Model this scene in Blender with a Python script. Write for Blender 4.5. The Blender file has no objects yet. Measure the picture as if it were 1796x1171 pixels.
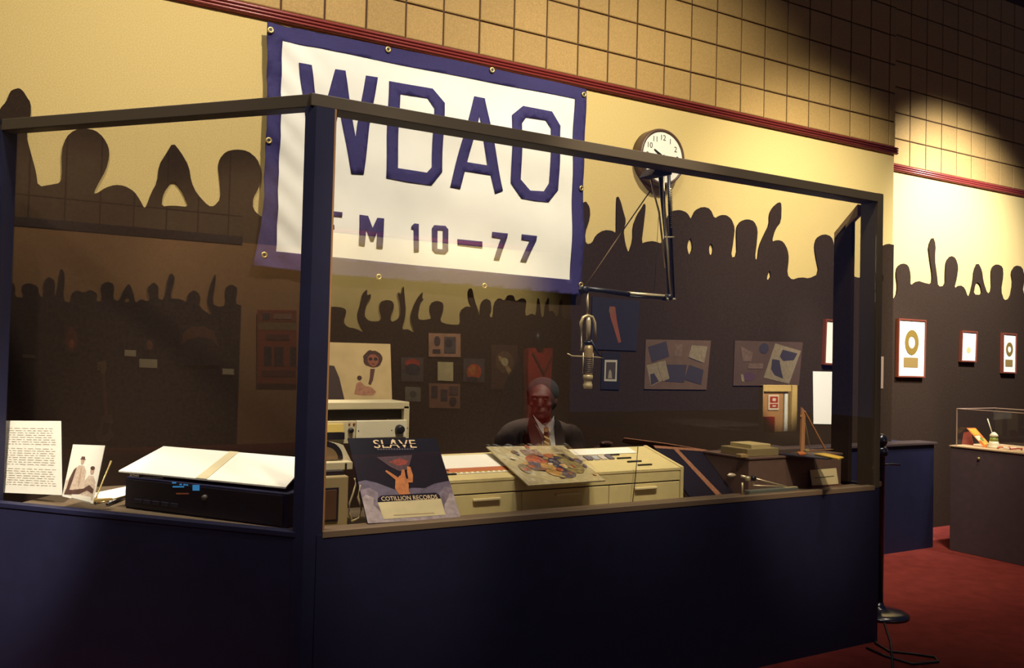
import bpy, bmesh, math, random
from mathutils import Vector, Matrix
from mathutils.geometry import tessellate_polygon
random.seed(7)
V = Vector
C = bpy.context.scene.collection
scene = bpy.context.scene

# ------------------------------------------------------------------ camera
F, H = 1524.5, 1.55
yaw, pit, rol = math.radians(59.67), math.radians(1.437), math.radians(1.408)
FW = V((math.cos(yaw)*math.cos(pit), math.sin(yaw)*math.cos(pit), math.sin(pit)))
rt0 = V((math.sin(yaw), -math.cos(yaw), 0)); up0 = rt0.cross(FW)
RT = rt0*math.cos(rol)+up0*math.sin(rol); UP = -rt0*math.sin(rol)+up0*math.cos(rol)
O = V((0, 0, H))
cam = bpy.data.cameras.new('camera'); camo = bpy.data.objects.new('camera', cam); C.objects.link(camo)
m = Matrix((RT, UP, -FW)).transposed().to_4x4(); m.translation = O
camo.matrix_world = m
cam.sensor_width = 36; cam.lens = 36*F/1796; cam.clip_end = 200
scene.camera = camo

# ------------------------------------------------------------------ world, exposure, lights
w = bpy.data.worlds.new('world'); scene.world = w; w.use_nodes = True
w.node_tree.nodes['Background'].inputs[0].default_value = (0.2, 0.3, 0.9, 1)
w.node_tree.nodes['Background'].inputs[1].default_value = 0.07
scene.view_settings.view_transform = 'Standard'; scene.view_settings.look = 'None'
scene.view_settings.exposure = 0.0; scene.view_settings.gamma = 1.0
scene.view_settings.use_curve_mapping = False

WARM = (1.0, 0.89, 0.66)
def spot(name, loc, target, power, angle, blend=0.6, radius=0.12, col=WARM):
    l = bpy.data.lights.new(name, 'SPOT'); l.energy = power; l.spot_size = math.radians(angle)
    l.spot_blend = blend; l.shadow_soft_size = radius; l.color = col
    o = bpy.data.objects.new(name, l); C.objects.link(o); o.location = loc
    o.rotation_euler = (V(target)-V(loc)).to_track_quat('-Z', 'Y').to_euler(); return o
# ceiling track spots washing the back wall, getting hotter to the right
spot('track_spot', (-0.9, 1.6, 5.2), (-0.5, 4.8, 2.4), 400, 84, 1.0)
spot('track_spot', (1.5, 1.6, 5.2), (1.8, 4.8, 2.5), 640, 82, 1.0, col=(1, .90, .74))
spot('track_spot', (3.6, 1.9, 5.0), (3.9, 4.8, 2.3), 580, 78, 1.0)
spot('track_spot', (5.0, 2.4, 4.6), (5.7, 4.8, 1.9), 780, 68, 1.0, col=(1, .91, .70))
spot('track_spot', (7.6, 3.3, 4.4), (8.0, 5.2, 2.3), 1350, 80, 1.0, col=(1, .96, .90))
spot('track_spot', (7.2, 2.6, 4.8), (7.1, 4.9, 1.5), 420, 22, 0.6, col=(1, .90, .74))
# added spots brightening the booth things, most of them out in front of the glass
spot('down_fill', (0.5, 3.9, 4.4), (0.6, 4.0, 1.0), 560, 34, 0.5, col=(1, .90, .74))
spot('down_fill', (-0.6, 2.2, 4.4), (0.15, 4.3, 0.95), 1500, 13, 0.5, col=(1, .89, .72))
spot('down_fill', (1.1, 1.7, 4.6), (1.40, 3.5, 1.0), 560, 17, 0.5, col=(1, .84, .6))
spot('down_fill', (2.4, 1.8, 4.8), (2.6, 3.85, 1.12), 680, 23, 0.6, col=(1, .86, .62))
spot('down_fill', (3.0, 1.0, 4.4), (3.75, 3.4, 1.0), 620, 17, 0.7, col=(1, .82, .56))
spot('notice_fill', (4.7, 2.9, 4.7), (5.62, 4.8, 1.45), 420, 11, 0.6, col=(1, .93, .84))  # added narrow spot, brightens the white notice on the wall
# gallery light on the carpet at the right
spot('down_fill', (6.2, 3.2, 5.0), (6.1, 3.6, 0.0), 130, 50, 0.9, col=(1, .78, .6))
spot('case_spot', (6.2, 3.4, 4.2), (7.1, 4.25, 0.95), 260, 12, 0.5)

# ------------------------------------------------------------------ rays and mirrors
def ray(x, y): return FW+RT*((x-898)/F)-UP*((y-585.5)/F)
def PY(x, y, Y): d = ray(x, y); return O+d*(Y/d.y)
def PX(x, y, X): d = ray(x, y); return O+d*(X/d.x)
def PZ(x, y, z): d = ray(x, y); return O+d*((z-H)/d.z)
PANE = 3.2                       # front pane plane  Y = 3.2
LA = math.radians(131.36)
LD = V((math.cos(LA), math.sin(LA), 0)); LN = V((math.sin(LA), -math.cos(LA), 0))
CORN = V((0.991, 3.2, 0))
def PL(x, y, off=0.0):
    d = ray(x, y); return O+d*(((CORN+LN*off)-O).dot(LN)/d.dot(LN))
def mirR(p): return V((p[0], 2*PANE-p[1], p[2]))
def mirL(p): p = V(p); return p-LN*(2*(p-CORN).dot(LN))

# ------------------------------------------------------------------ materials
def s2l(c): c /= 255.0; return c/12.92 if c <= .04045 else ((c+.055)/1.055)**2.4
MATS = {}
def M(name, rgb, rough=0.6, metal=0.0, noise=None, emit=0.0, rnd=0.0, bump=0.0, spec=0.5):
    if name in MATS: return MATS[name]
    m = bpy.data.materials.new(name); m.use_nodes = True; nt = m.node_tree; b = nt.nodes['Principled BSDF']
    col = tuple(s2l(c) for c in rgb)+(1,)
    b.inputs['Base Color'].default_value = col; b.inputs['Roughness'].default_value = rough
    b.inputs['Metallic'].default_value = metal; b.inputs['Specular IOR Level'].default_value = spec
    if emit: b.inputs['Emission Color'].default_value = col; b.inputs['Emission Strength'].default_value = emit
    if noise or rnd or bump:
        geo = nt.nodes.new('ShaderNodeNewGeometry')
        sc, amt = noise or (40, 0)
        n = nt.nodes.new('ShaderNodeTexNoise'); n.inputs['Scale'].default_value = sc; n.inputs['Detail'].default_value = 4
        nt.links.new(geo.outputs['Position'], n.inputs['Vector'])
        mr = nt.nodes.new('ShaderNodeMapRange'); mr.inputs[1].default_value = .25; mr.inputs[2].default_value = .75
        mr.inputs[3].default_value = 1-amt; mr.inputs[4].default_value = 1+amt
        nt.links.new(n.outputs['Fac'], mr.inputs[0]); src = mr.outputs[0]
        if rnd:
            oi = nt.nodes.new('ShaderNodeObjectInfo'); r2 = nt.nodes.new('ShaderNodeMapRange')
            r2.inputs[3].default_value = 1-rnd; r2.inputs[4].default_value = 1+rnd
            nt.links.new(oi.outputs['Random'], r2.inputs[0]); mu = nt.nodes.new('ShaderNodeMath'); mu.operation = 'MULTIPLY'
            nt.links.new(src, mu.inputs[0]); nt.links.new(r2.outputs[0], mu.inputs[1]); src = mu.outputs[0]
        vm = nt.nodes.new('ShaderNodeVectorMath'); vm.operation = 'SCALE'; vm.inputs[0].default_value = col[:3]
        nt.links.new(src, vm.inputs['Scale']); nt.links.new(vm.outputs[0], b.inputs['Base Color'])
        if bump:
            bp = nt.nodes.new('ShaderNodeBump'); bp.inputs['Strength'].default_value = bump; bp.inputs['Distance'].default_value = .01
            nt.links.new(n.outputs['Fac'], bp.inputs['Height']); nt.links.new(bp.outputs[0], b.inputs['Normal'])
    MATS[name] = m; return m
def glass_mat(name, fac):
    m = bpy.data.materials.new(name); m.use_nodes = True; nt = m.node_tree; nt.nodes.clear()
    o = nt.nodes.new('ShaderNodeOutputMaterial'); mx = nt.nodes.new('ShaderNodeMixShader')
    t = nt.nodes.new('ShaderNodeBsdfTransparent'); g = nt.nodes.new('ShaderNodeBsdfGlossy'); g.inputs['Roughness'].default_value = 0.0
    mx.inputs[0].default_value = fac
    nt.links.new(t.outputs[0], mx.inputs[1]); nt.links.new(g.outputs[0], mx.inputs[2]); nt.links.new(mx.outputs[0], o.inputs[0])
    return m
GLASS = glass_mat('glass', 0.095); ACRYL = glass_mat('acrylic', 0.02); WRAP = glass_mat('plastic_wrap', 0.16)
wall_tan = M('wall_tan', (206, 182, 120), .9, noise=(160, .16), bump=.1)
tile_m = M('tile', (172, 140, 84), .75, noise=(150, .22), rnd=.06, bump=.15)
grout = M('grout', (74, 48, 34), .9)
trim_red = M('trim_red', (132, 52, 48), .28, spec=.6)
sil_m = M('silhouette_brown', (50, 38, 30), .9, noise=(60, .18), spec=.1)
black = M('black_paint', (30, 31, 58), .55, noise=(12, .1), spec=.25)
rail_m = M('rail_paint', (78, 68, 56), .5, spec=.3)
carpet = M('carpet_red', (124, 50, 44), .95, noise=(9, .18), bump=.3, spec=.1)
white_cloth = M('white_cloth', (238, 236, 226), .85, noise=(6, .04))
navy = M('navy_cloth', (45, 38, 94), .8, noise=(70, .15))
brass = M('brass', (205, 180, 120), .35, .7)
paper = M('paper', (240, 236, 222), .8)
cream = M('cream_paint', (214, 196, 138), .5, noise=(25, .06))
beige = M('beige_metal', (196, 184, 148), .5)
chrome = M('chrome', (205, 190, 155), .3, .45)
dark = M('dark_plastic', (24, 24, 34), .4)
ink = M('ink', (60, 52, 60), .8)
brown = M('brown_card', (104, 70, 54), .7, noise=(30, .1))
counter_m = M('counter_top', (104, 88, 68), .5, noise=(30, .1))

def dim(c, k): return tuple(max(0, x*k) for x in c)
# ------------------------------------------------------------------ mesh helpers
def link(name, bm, mat, parent=None, smooth=False):
    bmesh.ops.recalc_face_normals(bm, faces=bm.faces[:])
    me = bpy.data.meshes.new(name); bm.to_mesh(me); bm.free()
    if smooth:
        for p in me.polygons: p.use_smooth = True
    me.materials.append(mat); o = bpy.data.objects.new(name, me); C.objects.link(o)
    if parent: o.parent = parent
    return o
def tag(o, label=None, cat=None, group=None, kind=None):
    if label: o['label'] = label
    if cat: o['category'] = cat
    if group: o['group'] = group
    if kind: o['kind'] = kind
    return o
def thing(name, loc, label, cat, group=None, kind=None):
    o = bpy.data.objects.new(name, None); C.objects.link(o); o.location = loc; o.empty_display_size = .1
    # children keep world coordinates: inverse handled through link_c
    return tag(o, label, cat, group, kind)
bpy.context.view_layer.update()
def part(name, bm, mat, parent, smooth=False, label=None):
    """mesh in world coordinates, put under a parent Empty standing at parent.location"""
    base = V((0, 0, 0)); p = parent
    while p: base += V(p.location); p = p.parent
    bmesh.ops.translate(bm, verts=bm.verts[:], vec=-base)
    o = link(name, bm, mat, parent, smooth)
    if label: o['label'] = label
    return o
def B(): return bmesh.new()
def box(bm, c, s, ax=None, bev=0.0):
    ax = ax or (V((1, 0, 0)), V((0, 1, 0)), V((0, 0, 1)))
    c = V(c); vs = []
    for i in (-1, 1):
        for j in (-1, 1):
            for k in (-1, 1):
                vs.append(bm.verts.new(c+ax[0]*(i*s[0]/2)+ax[1]*(j*s[1]/2)+ax[2]*(k*s[2]/2)))
    fs = [bm.faces.new([vs[q] for q in f]) for f in ((0, 1, 3, 2), (4, 6, 7, 5), (0, 4, 5, 1), (2, 3, 7, 6), (0, 2, 6, 4), (1, 5, 7, 3))]
    if bev:
        es = set(e for f in fs for e in f.edges)
        bmesh.ops.bevel(bm, geom=list(es), offset=bev, segments=2, affect='EDGES', profile=.5)
    return bm
def span(bm, a, b, bev=0.0):
    a, b = V(a), V(b); return box(bm, (a+b)/2, [abs(b[i]-a[i]) for i in range(3)], bev=bev)
def frame(d):
    d = V(d).normalized(); u = d.cross(V((0, 0, 1)))
    if u.length < 1e-3: u = V((1, 0, 0))
    u.normalize(); return d, u, d.cross(u)
def tube(bm, pts, r, n=10, r2=None):
    pts = [V(p) for p in pts]; rings = []
    for i, p in enumerate(pts):
        d = (pts[min(i+1, len(pts)-1)]-pts[max(i-1, 0)]); _, u, v = frame(d)
        rr = r if r2 is None else r+(r2-r)*i/(len(pts)-1)
        rings.append([bm.verts.new(p+u*math.cos(2*math.pi*k/n)*rr+v*math.sin(2*math.pi*k/n)*rr) for k in range(n)])
    for a, b in zip(rings, rings[1:]):
        for k in range(n): bm.faces.new((a[k], a[(k+1) % n], b[(k+1) % n], b[k]))
    bm.faces.new(rings[0][::-1]); bm.faces.new(rings[-1]); return bm
def lathe(bm, base, prof, axis=(0, 0, 1), n=28):
    d, u, v = frame(axis); base = V(base); rings = []
    for r, h in prof:
        r = max(r, 1e-4)
        rings.append([bm.verts.new(base+d*h+u*math.cos(2*math.pi*k/n)*r+v*math.sin(2*math.pi*k/n)*r) for k in range(n)])
    for a, b in zip(rings, rings[1:]):
        for k in range(n): bm.faces.new((a[k], a[(k+1) % n], b[(k+1) % n], b[k]))
    bm.faces.new(rings[0][::-1]); bm.faces.new(rings[-1]); return bm
def prism(bm, outer, off, holes=()):
    """polygon (3D points) with holes, given thickness by the vector off"""
    loops = [[V(p) for p in l] for l in [outer]+list(holes)]; off = V(off)
    tris = tessellate_polygon(loops); flat = [p for l in loops for p in l]
    a = [bm.verts.new(p) for p in flat]; b = [bm.verts.new(p+off) for p in flat]
    for t in tris:
        try: bm.faces.new([a[i] for i in t]); bm.faces.new([b[i] for i in reversed(t)])
        except ValueError: pass
    k = 0
    for l in loops:
        n = len(l)
        for i in range(n):
            i0, i1 = k+i, k+(i+1) % n
            bm.faces.new((a[i0], a[i1], b[i1], b[i0]))
        k += n
    return bm
def smooth_closed(pts, it=1):
    for _ in range(it):
        o = []
        for i, p in enumerate(pts):
            q = pts[(i+1) % len(pts)]
            o += [(p[0]*.78+q[0]*.22, p[1]*.78+q[1]*.22), (p[0]*.22+q[0]*.78, p[1]*.22+q[1]*.78)]
        pts = o
    return pts
def text(s, org, right, up, size, mat, parent, name='lettering', align='CENTER', ext=.0008, label=None, sx=1.0):
    cu = bpy.data.curves.new('t', 'FONT'); cu.body = s; cu.size = 1; cu.extrude = 0; cu.align_x = align; cu.align_y = 'CENTER'
    cu.resolution_u = 3
    t = bpy.data.objects.new('t', cu); C.objects.link(t); bpy.context.view_layer.update()
    me = bpy.data.meshes.new_from_object(t.evaluated_get(bpy.context.evaluated_depsgraph_get()))
    bpy.data.objects.remove(t); bm = bmesh.new(); bm.from_mesh(me); bpy.data.meshes.remove(me)
    right = V(right).normalized(); up = V(up).normalized(); nrm = right.cross(up)
    for v in bm.verts: v.co = V(org)+right*(v.co.x*size*sx)+up*(v.co.y*size)+nrm*ext
    r = bmesh.ops.extrude_face_region(bm, geom=bm.faces[:])
    bmesh.ops.translate(bm, vec=-nrm*ext, verts=[g for g in r['geom'] if isinstance(g, bmesh.types.BMVert)])
    return part(name, bm, mat, parent, label=label)
def quad_map(tl, tr, br, bl):
    tl, tr, br, bl = map(V, (tl, tr, br, bl))
    return lambda u, v: (tl*(1-u)+tr*u)*(1-v)+(bl*(1-u)+br*u)*v      # u right, v down
def decal(name, qm, poly, nrm, mat, parent, lift=.001, thick=.0006, mir=None, holes=(), label=None):
    bm = B(); nrm = V(nrm); f = (lambda p: p) if mir is None else mir
    P = [f(qm(u, v)+nrm*lift) for u, v in poly]
    Hs = [[f(qm(u, v)+nrm*lift) for u, v in h] for h in holes]
    o = f(qm(0, 0)+nrm*thick)-f(qm(0, 0))
    prism(bm, P, o, Hs); return part(name, bm, mat, parent, label=label)
def R(u0, v0, u1, v1): return [(u0, v0), (u1, v0), (u1, v1), (u0, v1)]
def ell(cu, cv, ru, rv, n=16, a0=0, a1=2*math.pi):
    return [(cu+ru*math.cos(a0+(a1-a0)*k/n), cv+rv*math.sin(a0+(a1-a0)*k/n)) for k in range(n)]

# ================================================================== SETTING
WY, WY2, XE = 4.8, 5.2, 6.587
ZT0, ZT1 = 3.364, 3.428
S = 0.2491
flo = tag(link('floor', span(B(), (-14, -12, -.05), (11.6, 5.6, 0)), carpet), 'dark red carpeted gallery floor', 'floor', kind='structure')
tag(link('floor', span(B(), (11.6, -14, -.05), (22, 5.6, 0)), M('darkened_floor', (40, 32, 34), .8)), 'added far floor before the distant door, darkened against red reflections', 'floor', kind='structure')  # added dark surface, keeps lit carpet out of the pane's reflection
wb = thing('wall_back', (0, WY, 0), 'tan fabric back wall with square tiles above a red rail', 'wall', kind='structure')
bm = B(); span(bm, (-4, WY, 0), (XE, WY+.15, 6.2)); span(bm, (XE-.15, WY+.1, 0), (XE, WY2+.1, 6.2)); part('wall_panel', bm, wall_tan, wb)
part('grout_bed', span(B(), (-4, WY-.004, ZT1-.03), (XE-.002, WY+.01, 6.1)), grout, wb)
wr = thing('wall_right', (0, WY2, 0), 'brightly lit recessed wall with tiles above a red rail', 'wall', kind='structure')
part('wall_panel', span(B(), (XE, WY2, 0), (11.5, WY2+.15, 6.2)), wall_tan, wr)
part('grout_bed', span(B(), (XE, WY2-.004, ZT1-.03), (11.5, WY2+.01, 6.1)), grout, wr)
tile_me = {}
def tile(x0, x1, z0, z1, Y, parent):
    g = .0055; key = (round(x1-x0, 3), round(z1-z0, 3))
    if key not in tile_me:
        bm = B(); a, b = (x1-x0)/2-g, (z1-z0)/2-g; e = .005
        back = [bm.verts.new(p) for p in ((-a, 0, -b), (a, 0, -b), (a, 0, b), (-a, 0, b))]
        mid = [bm.verts.new(p) for p in ((-a, -.012, -b), (a, -.012, -b), (a, -.012, b), (-a, -.012, b))]
        fr = [bm.verts.new(p) for p in ((-a+e, -.016, -b+e), (a-e, -.016, -b+e), (a-e, -.016, b-e), (-a+e, -.016, b-e))]
        for q, r in ((back, mid), (mid, fr)):
            for k in range(4): bm.faces.new((q[k], q[(k+1) % 4], r[(k+1) % 4], r[k]))
        bm.faces.new(fr); bmesh.ops.recalc_face_normals(bm, faces=bm.faces[:])
        me = bpy.data.meshes.new('tile'); bm.to_mesh(me); bm.free(); me.materials.append(tile_m); tile_me[key] = me
    o = bpy.data.objects.new('tile', tile_me[key]); C.objects.link(o); o.parent = parent
    o.location = ((x0+x1)/2, random.uniform(-.0015, .0015), (z0+z1)/2)
X0, ZR = 1.0169, 3.6447
rows = [(ZT1, ZR)]+[(ZR+i*S, ZR+(i+1)*S) for i in range(7)]
for i in range(-4, 22):
    for z0, z1 in rows: tile(X0+i*S, X0+(i+1)*S, z0, z1, WY, wb)
for z0, z1 in rows: tile(X0+22*S, XE, z0, z1, WY, wb)
x2 = PY(1564.7, 230, WY2).x; zr2 = PY(1564.7, 547/2.256, WY2).z; S2 = .2447
rows2 = [(ZT1, zr2)]+[(zr2+i*S2, zr2+(i+1)*S2) for i in range(7)]
for i in range(0, 13):
    for z0, z1 in rows2: tile(max(XE+.001, x2+i*S2), x2+(i+1)*S2, z0, z1, WY2, wr)
def trim(name, x0, x1, Y, lab):
    t = thing(name, (x0, Y, ZT0), lab, 'trim', kind='structure')
    h = ZT1-ZT0
    part('rail_board', span(B(), (x0, Y-.022, ZT0), (x1, Y+.002, ZT1), bev=.003), trim_red, t)
    for f in (.2, .5, .8):
        bm = B(); tube(bm, [(x0+.001, Y-.024, ZT0+h*f), (x1-.001, Y-.024, ZT0+h*f)], h*.13, 8); part('rail_bead', bm, trim_red, t, True)
trim('trim_1', -4, XE+.02, WY, 'dark red ribbed chair rail along the back wall')
trim('trim_2', XE+.021, 11.5, WY2, 'dark red rail along the recessed right wall')

# ---- crowd silhouettes (flat cut boards on the wall)
def pxl(pts, s, ox, oy): return [(x/s+ox, y/s+oy) for x, y in pts]
left = [(-70, 330), (-66, 262), (-40, 236), (-12, 216), (0, 190), (11, 178), (18, 160), (24, 156.5), (34, 154), (42, 161), (47, 170), (54, 180), (54, 203), (45.5, 235.5), (55.5, 273), (63, 300), (66.6, 327.6), (93, 323), (104, 321), (108.6, 312), (108, 264), (116, 240), (130, 228), (147, 224.7), (167, 228), (181, 240), (190.6, 257), (192, 274), (186, 298), (174, 318.6), (164, 339), (170, 339), (184.5, 329), (201.6, 323.8), (218.6, 325.5), (235.7, 335.7), (246, 351), (252.8, 364.8), (257, 361), (265, 339), (276, 318.6), (279.5, 288), (290.4, 271), (303.4, 249.3), (317.7, 267.4), (331.4, 291.3), (335.5, 318.6), (345, 339), (365.6, 361.4), (375.8, 361.4), (387.8, 347.7), (386, 318.6), (382.6, 291), (386, 277.7), (396, 265.7), (413.4, 261.6), (433.9, 264), (451, 277.7), (458.8, 298), (456, 325.5), (444, 346), (443.5, 366.5), (459.5, 381.9), (520, 385), (700, 400), (900, 420)]
c1 = pxl([(100, 560), (150, 490), (178, 530), (180, 590), (150, 680), (155, 742), (195, 735), (215, 690), (260, 660), (310, 665), (330, 685), (330, 600), (332, 480), (340, 468), (355, 500), (370, 560), (385, 610), (370, 660), (380, 740), (400, 797), (425, 720), (425, 640), (450, 575), (480, 530), (492, 507), (497, 530), (487, 620), (472, 740), (500, 728), (540, 723), (590, 740)], 3.253, 980, 200)
c2 = pxl([(265, 330), (275, 200), (310, 155), (360, 147), (410, 165), (440, 215), (450, 190), (470, 150), (520, 125), (570, 140), (600, 210), (640, 183), (680, 183), (715, 210), (738, 270), (730, 350), (710, 475), (755, 465), (750, 300), (755, 260), (780, 225), (825, 210), (870, 225), (895, 280), (890, 360), (875, 480), (895, 495), (905, 400), (940, 320), (975, 250), (975, 180), (1000, 130), (1045, 92), (1058, 110), (1055, 230), (1015, 280), (990, 370), (1030, 352), (1070, 365), (1100, 420), (1108, 480), (1095, 590), (1130, 628), (1190, 608), (1250, 618), (1318, 585), (1290, 450), (1285, 390), (1300, 340), (1350, 312), (1400, 330), (1420, 390), (1412, 560), (1450, 607), (1500, 560), (1490, 420), (1510, 350), (1545, 350), (1560, 420), (1540, 560), (1545, 600), (1590, 615), (1650, 590), (1660, 430), (1700, 390)], 3.904, 1100, 330)
holes1 = [[(13.3, 247.7), (18.9, 255.5), (23.3, 282), (22.2, 317.6), (15.5, 320), (10.7, 316.5), (11, 273)],
          [(283.6, 362), (285, 346), (290.4, 332), (303.4, 315), (317.7, 332), (326, 349), (331.4, 363), (303, 360)]]
for h in ([(430, 335), (410, 395), (418, 440), (430, 460), (450, 410), (443, 360)], [(575, 370), (560, 410), (565, 455), (585, 455), (592, 410)], [(975, 555), (955, 620), (970, 630), (988, 600)]):
    holes1.append(pxl(h, 3.904, 1100, 330))
holes1.append([(1545, 478), (1549, 482), (1550, 492), (1546, 499)])
end1 = pxl([(205, 160), (240, 145), (262, 150)], 3.082, 1480, 380)
def chaikin(p):
    o = [p[0]]
    for a, b in zip(p, p[1:]): o += [(a[0]*.78+b[0]*.22, a[1]*.78+b[1]*.22), (a[0]*.22+b[0]*.78, a[1]*.22+b[1]*.78)]
    return o+[p[-1]]
def board(name, contour, holes, Y, xe, label, m=None, mat=None, zb=0.0, plane=None, th=.012):
    contour = chaikin(contour); holes = [smooth_closed(h) for h in holes]
    plane = plane or (lambda x, y: PY(x, y, Y))
    P = [plane(x, y) for x, y in contour]
    if xe is not None: P.append(V((xe, Y, P[-1].z)))
    P += [V((P[-1].x, P[-1].y, zb)), V((P[0].x, P[0].y, zb))]
    Hh = [[plane(x, y) for x, y in h] for h in holes]
    off = V((0, th, 0))
    if m: P = [m(p) for p in P]; Hh = [[m(p) for p in h] for h in Hh]; off = m(V((0, th, 0)))-m(V((0, 0, 0)))
    bm = B(); prism(bm, P, off, Hh)
    return tag(link(name, bm, mat or sil_m), label, 'silhouette', 'crowd silhouette boards')
WS = WY-.014
board('crowd_silhouette', left+c1+c2+end1, holes1, WS, XE-.002, 'long dark cut-out of a cheering crowd along the back wall behind the booth')
c3 = pxl([(255, 455), (285, 430), (292, 370), (283, 310), (290, 270), (320, 250), (350, 262), (362, 310), (360, 375), (400, 345), (440, 358), (475, 365), (480, 320), (465, 220), (458, 160), (482, 105), (498, 150), (492, 230), (505, 320), (510, 378), (550, 372), (550, 300), (555, 240), (580, 210), (605, 222), (620, 270), (612, 330), (597, 390), (630, 368), (655, 385), (670, 430), (683, 425), (700, 350), (705, 290), (725, 245), (748, 290), (755, 350), (778, 420), (800, 400), (797, 300), (805, 270), (830, 255), (860, 270), (863, 320), (850, 400), (868, 455), (900, 440), (915, 360), (905, 300), (930, 262), (965, 270), (980, 330), (965, 410), (1010, 440), (1100, 450)], 3.082, 1480, 380)
h3 = pxl([(702, 420), (710, 370), (722, 350), (740, 370), (748, 422)], 3.082, 1480, 380)
board('crowd_silhouette', c3, [h3], WY2-.014, None, 'dark cut-out crowd on the recessed wall at the right, above the gold records')

# ================================================================== BANNER
YB = WY-.07
def bp4(x, y): return (x/2.342+440, y/2.342+20)
bn = thing('banner', PY(745, 280, WY-.03), 'large white cloth banner with navy border and call letters, hung under the red rail', 'banner')
TLc, TRc, BRc, BLc = [PY(*p, YB) for p in ((468, 40), (1027.5, 157), (1020, 516), (447, 467))]
def wave(p):
    x, z = p.x, p.z
    w = .006*math.sin(z*14+x*3)+.004*math.sin(x*9-z*5)
    e = max(0, 1-(x-TLc.x)/.45)
    w += e*.010*math.sin((z*1.0+x*.9)*34)
    return V((x, p.y+w, z))
def cloth(name, outer, mat, lift=0., holes=(), parent=bn, label=None, cuts=0.06):
    bm = B(); P = [[PY(*bp4(*q), YB) for q in l] for l in [outer]+list(holes)]
    flat = [p for l in P for p in l]; vs = [bm.verts.new(p) for p in flat]
    for t in tessellate_polygon(P):
        try: bm.faces.new([vs[i] for i in t])
        except ValueError: pass
    for _ in range(9):
        es = [e for e in bm.edges if e.calc_length() > cuts]
        if not es: break
        bmesh.ops.subdivide_edges(bm, edges=es, cuts=1); bmesh.ops.triangulate(bm, faces=bm.faces[:])
    for v in bm.verts: v.co = wave(v.co)+V((0, -lift, 0))
    bmesh.ops.recalc_face_normals(bm, faces=bm.faces[:])
    fr = bm.faces[:]; bd = [e for e in bm.edges if e.is_boundary]; mp_ = {v: bm.verts.new(v.co+V((0, .002, 0))) for v in bm.verts[:]}
    for f in fr: bm.faces.new([mp_[v] for v in reversed(f.verts)])
    for e in bd: a_, b_ = e.verts; bm.faces.new((a_, b_, mp_[b_], mp_[a_]))
    o = part(name, bm, mat, parent, True, label)
    for p in o.data.polygons:
        if abs(p.normal.y) < .5 or p.area < 1e-6: p.use_smooth = False
    return o
cq = [PY(*bp4(*p), YB) for p in ((122, 116), (1334, 354), (1316, 1108), (100, 990))]
bm = B(); nx, nz = 90, 50
g = [[bm.verts.new(wave((cq[0]*(1-i/nx)+cq[1]*(i/nx))*(1-j/nz)+(cq[3]*(1-i/nx)+cq[2]*(i/nx))*(j/nz))) for i in range(nx+1)] for j in range(nz+1)]
for j in range(nz):
    for i in range(nx): bm.faces.new((g[j][i], g[j][i+1], g[j+1][i+1], g[j+1][i]))
part('cloth', bm, white_cloth, bn, True)
cloth('border', [(65, 45), (700, 172), (1378, 320), (1372, 560), (1362, 700), (1368, 900), (1358, 1166), (900, 1128), (320, 1080), (5, 1042), (28, 960), (50, 800), (62, 480), (68, 300)], navy, .004,
      holes=[[(128, 122), (1328, 360), (1322, 600), (1318, 850), (1310, 1102), (700, 1045), (105, 985), (112, 700), (124, 400)]])
LET = [[[(195, 213), (247, 223), (283, 470), (343, 240), (385, 246), (430, 515), (470, 265), (520, 272), (488, 470), (462, 670), (412, 667), (364, 400), (303, 655), (250, 645)]],
       [[(567, 287), (745, 318), (793, 378), (790, 500), (785, 660), (740, 715), (645, 703), (553, 685), (560, 480)], [(612, 340), (722, 358), (750, 400), (742, 640), (720, 663), (600, 645)]],
       [[(918, 348), (962, 356), (1000, 550), (1033, 738), (1000, 750), (985, 672), (880, 655), (858, 730), (817, 722), (868, 530)], [(938, 430), (972, 632), (890, 618)]],
       [[(1118, 388), (1235, 412), (1272, 470), (1268, 600), (1263, 735), (1225, 783), (1170, 778), (1110, 768), (1067, 705), (1070, 560), (1073, 425)], [(1130, 435), (1210, 447), (1232, 480), (1226, 705), (1205, 738), (1148, 735), (1108, 690), (1112, 460)]],
       [[(262, 812), (375, 825), (373, 845), (300, 838), (299, 872), (340, 877), (340, 895), (298, 892), (294, 965), (255, 960)]],
       [[(445, 835), (480, 840), (497, 890), (518, 848), (546, 850), (538, 975), (512, 973), (516, 905), (500, 945), (488, 944), (470, 895), (464, 965), (440, 960)]],
       [[(672, 870), (691, 872), (688, 988), (668, 988), (669, 895), (659, 893), (660, 882)]],
       [[(755, 877), (800, 880), (812, 895), (808, 985), (795, 997), (755, 993), (743, 980), (745, 890)], [(768, 897), (790, 898), (786, 978), (764, 975)]],
       [[(848, 935), (950, 945), (950, 972), (848, 960)]],
       [[(990, 905), (1055, 912), (1053, 930), (1020, 1022), (997, 1020), (1027, 932), (990, 927)]],
       [[(1112, 915), (1174, 922), (1172, 942), (1132, 1030), (1108, 1027), (1145, 942), (1112, 937)]]]
for L in LET: cloth('letter', L[0], navy, .006, holes=L[1:], cuts=.05)
for g in ((78, 80), (563, 157), (987, 243), (1364, 343), (72, 531), (1354, 727), (55, 1000), (1354, 1122), (525, 1090), (956, 1127)):
    p = wave(PY(*bp4(*g), YB))+V((0, -.009, 0)); bm = B()
    lathe(bm, p, [(.007, 0), (.007, .003), (.011, .006), (.017, .005), (.019, 0)], (0, -1, 0), 16); part('grommet', bm, brass, bn, True)
    part('hole', lathe(B(), p+V((0, -.0035, 0)), [(.007, 0), (.007, .001)], (0, -1, 0), 12), dark, bn)

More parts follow.
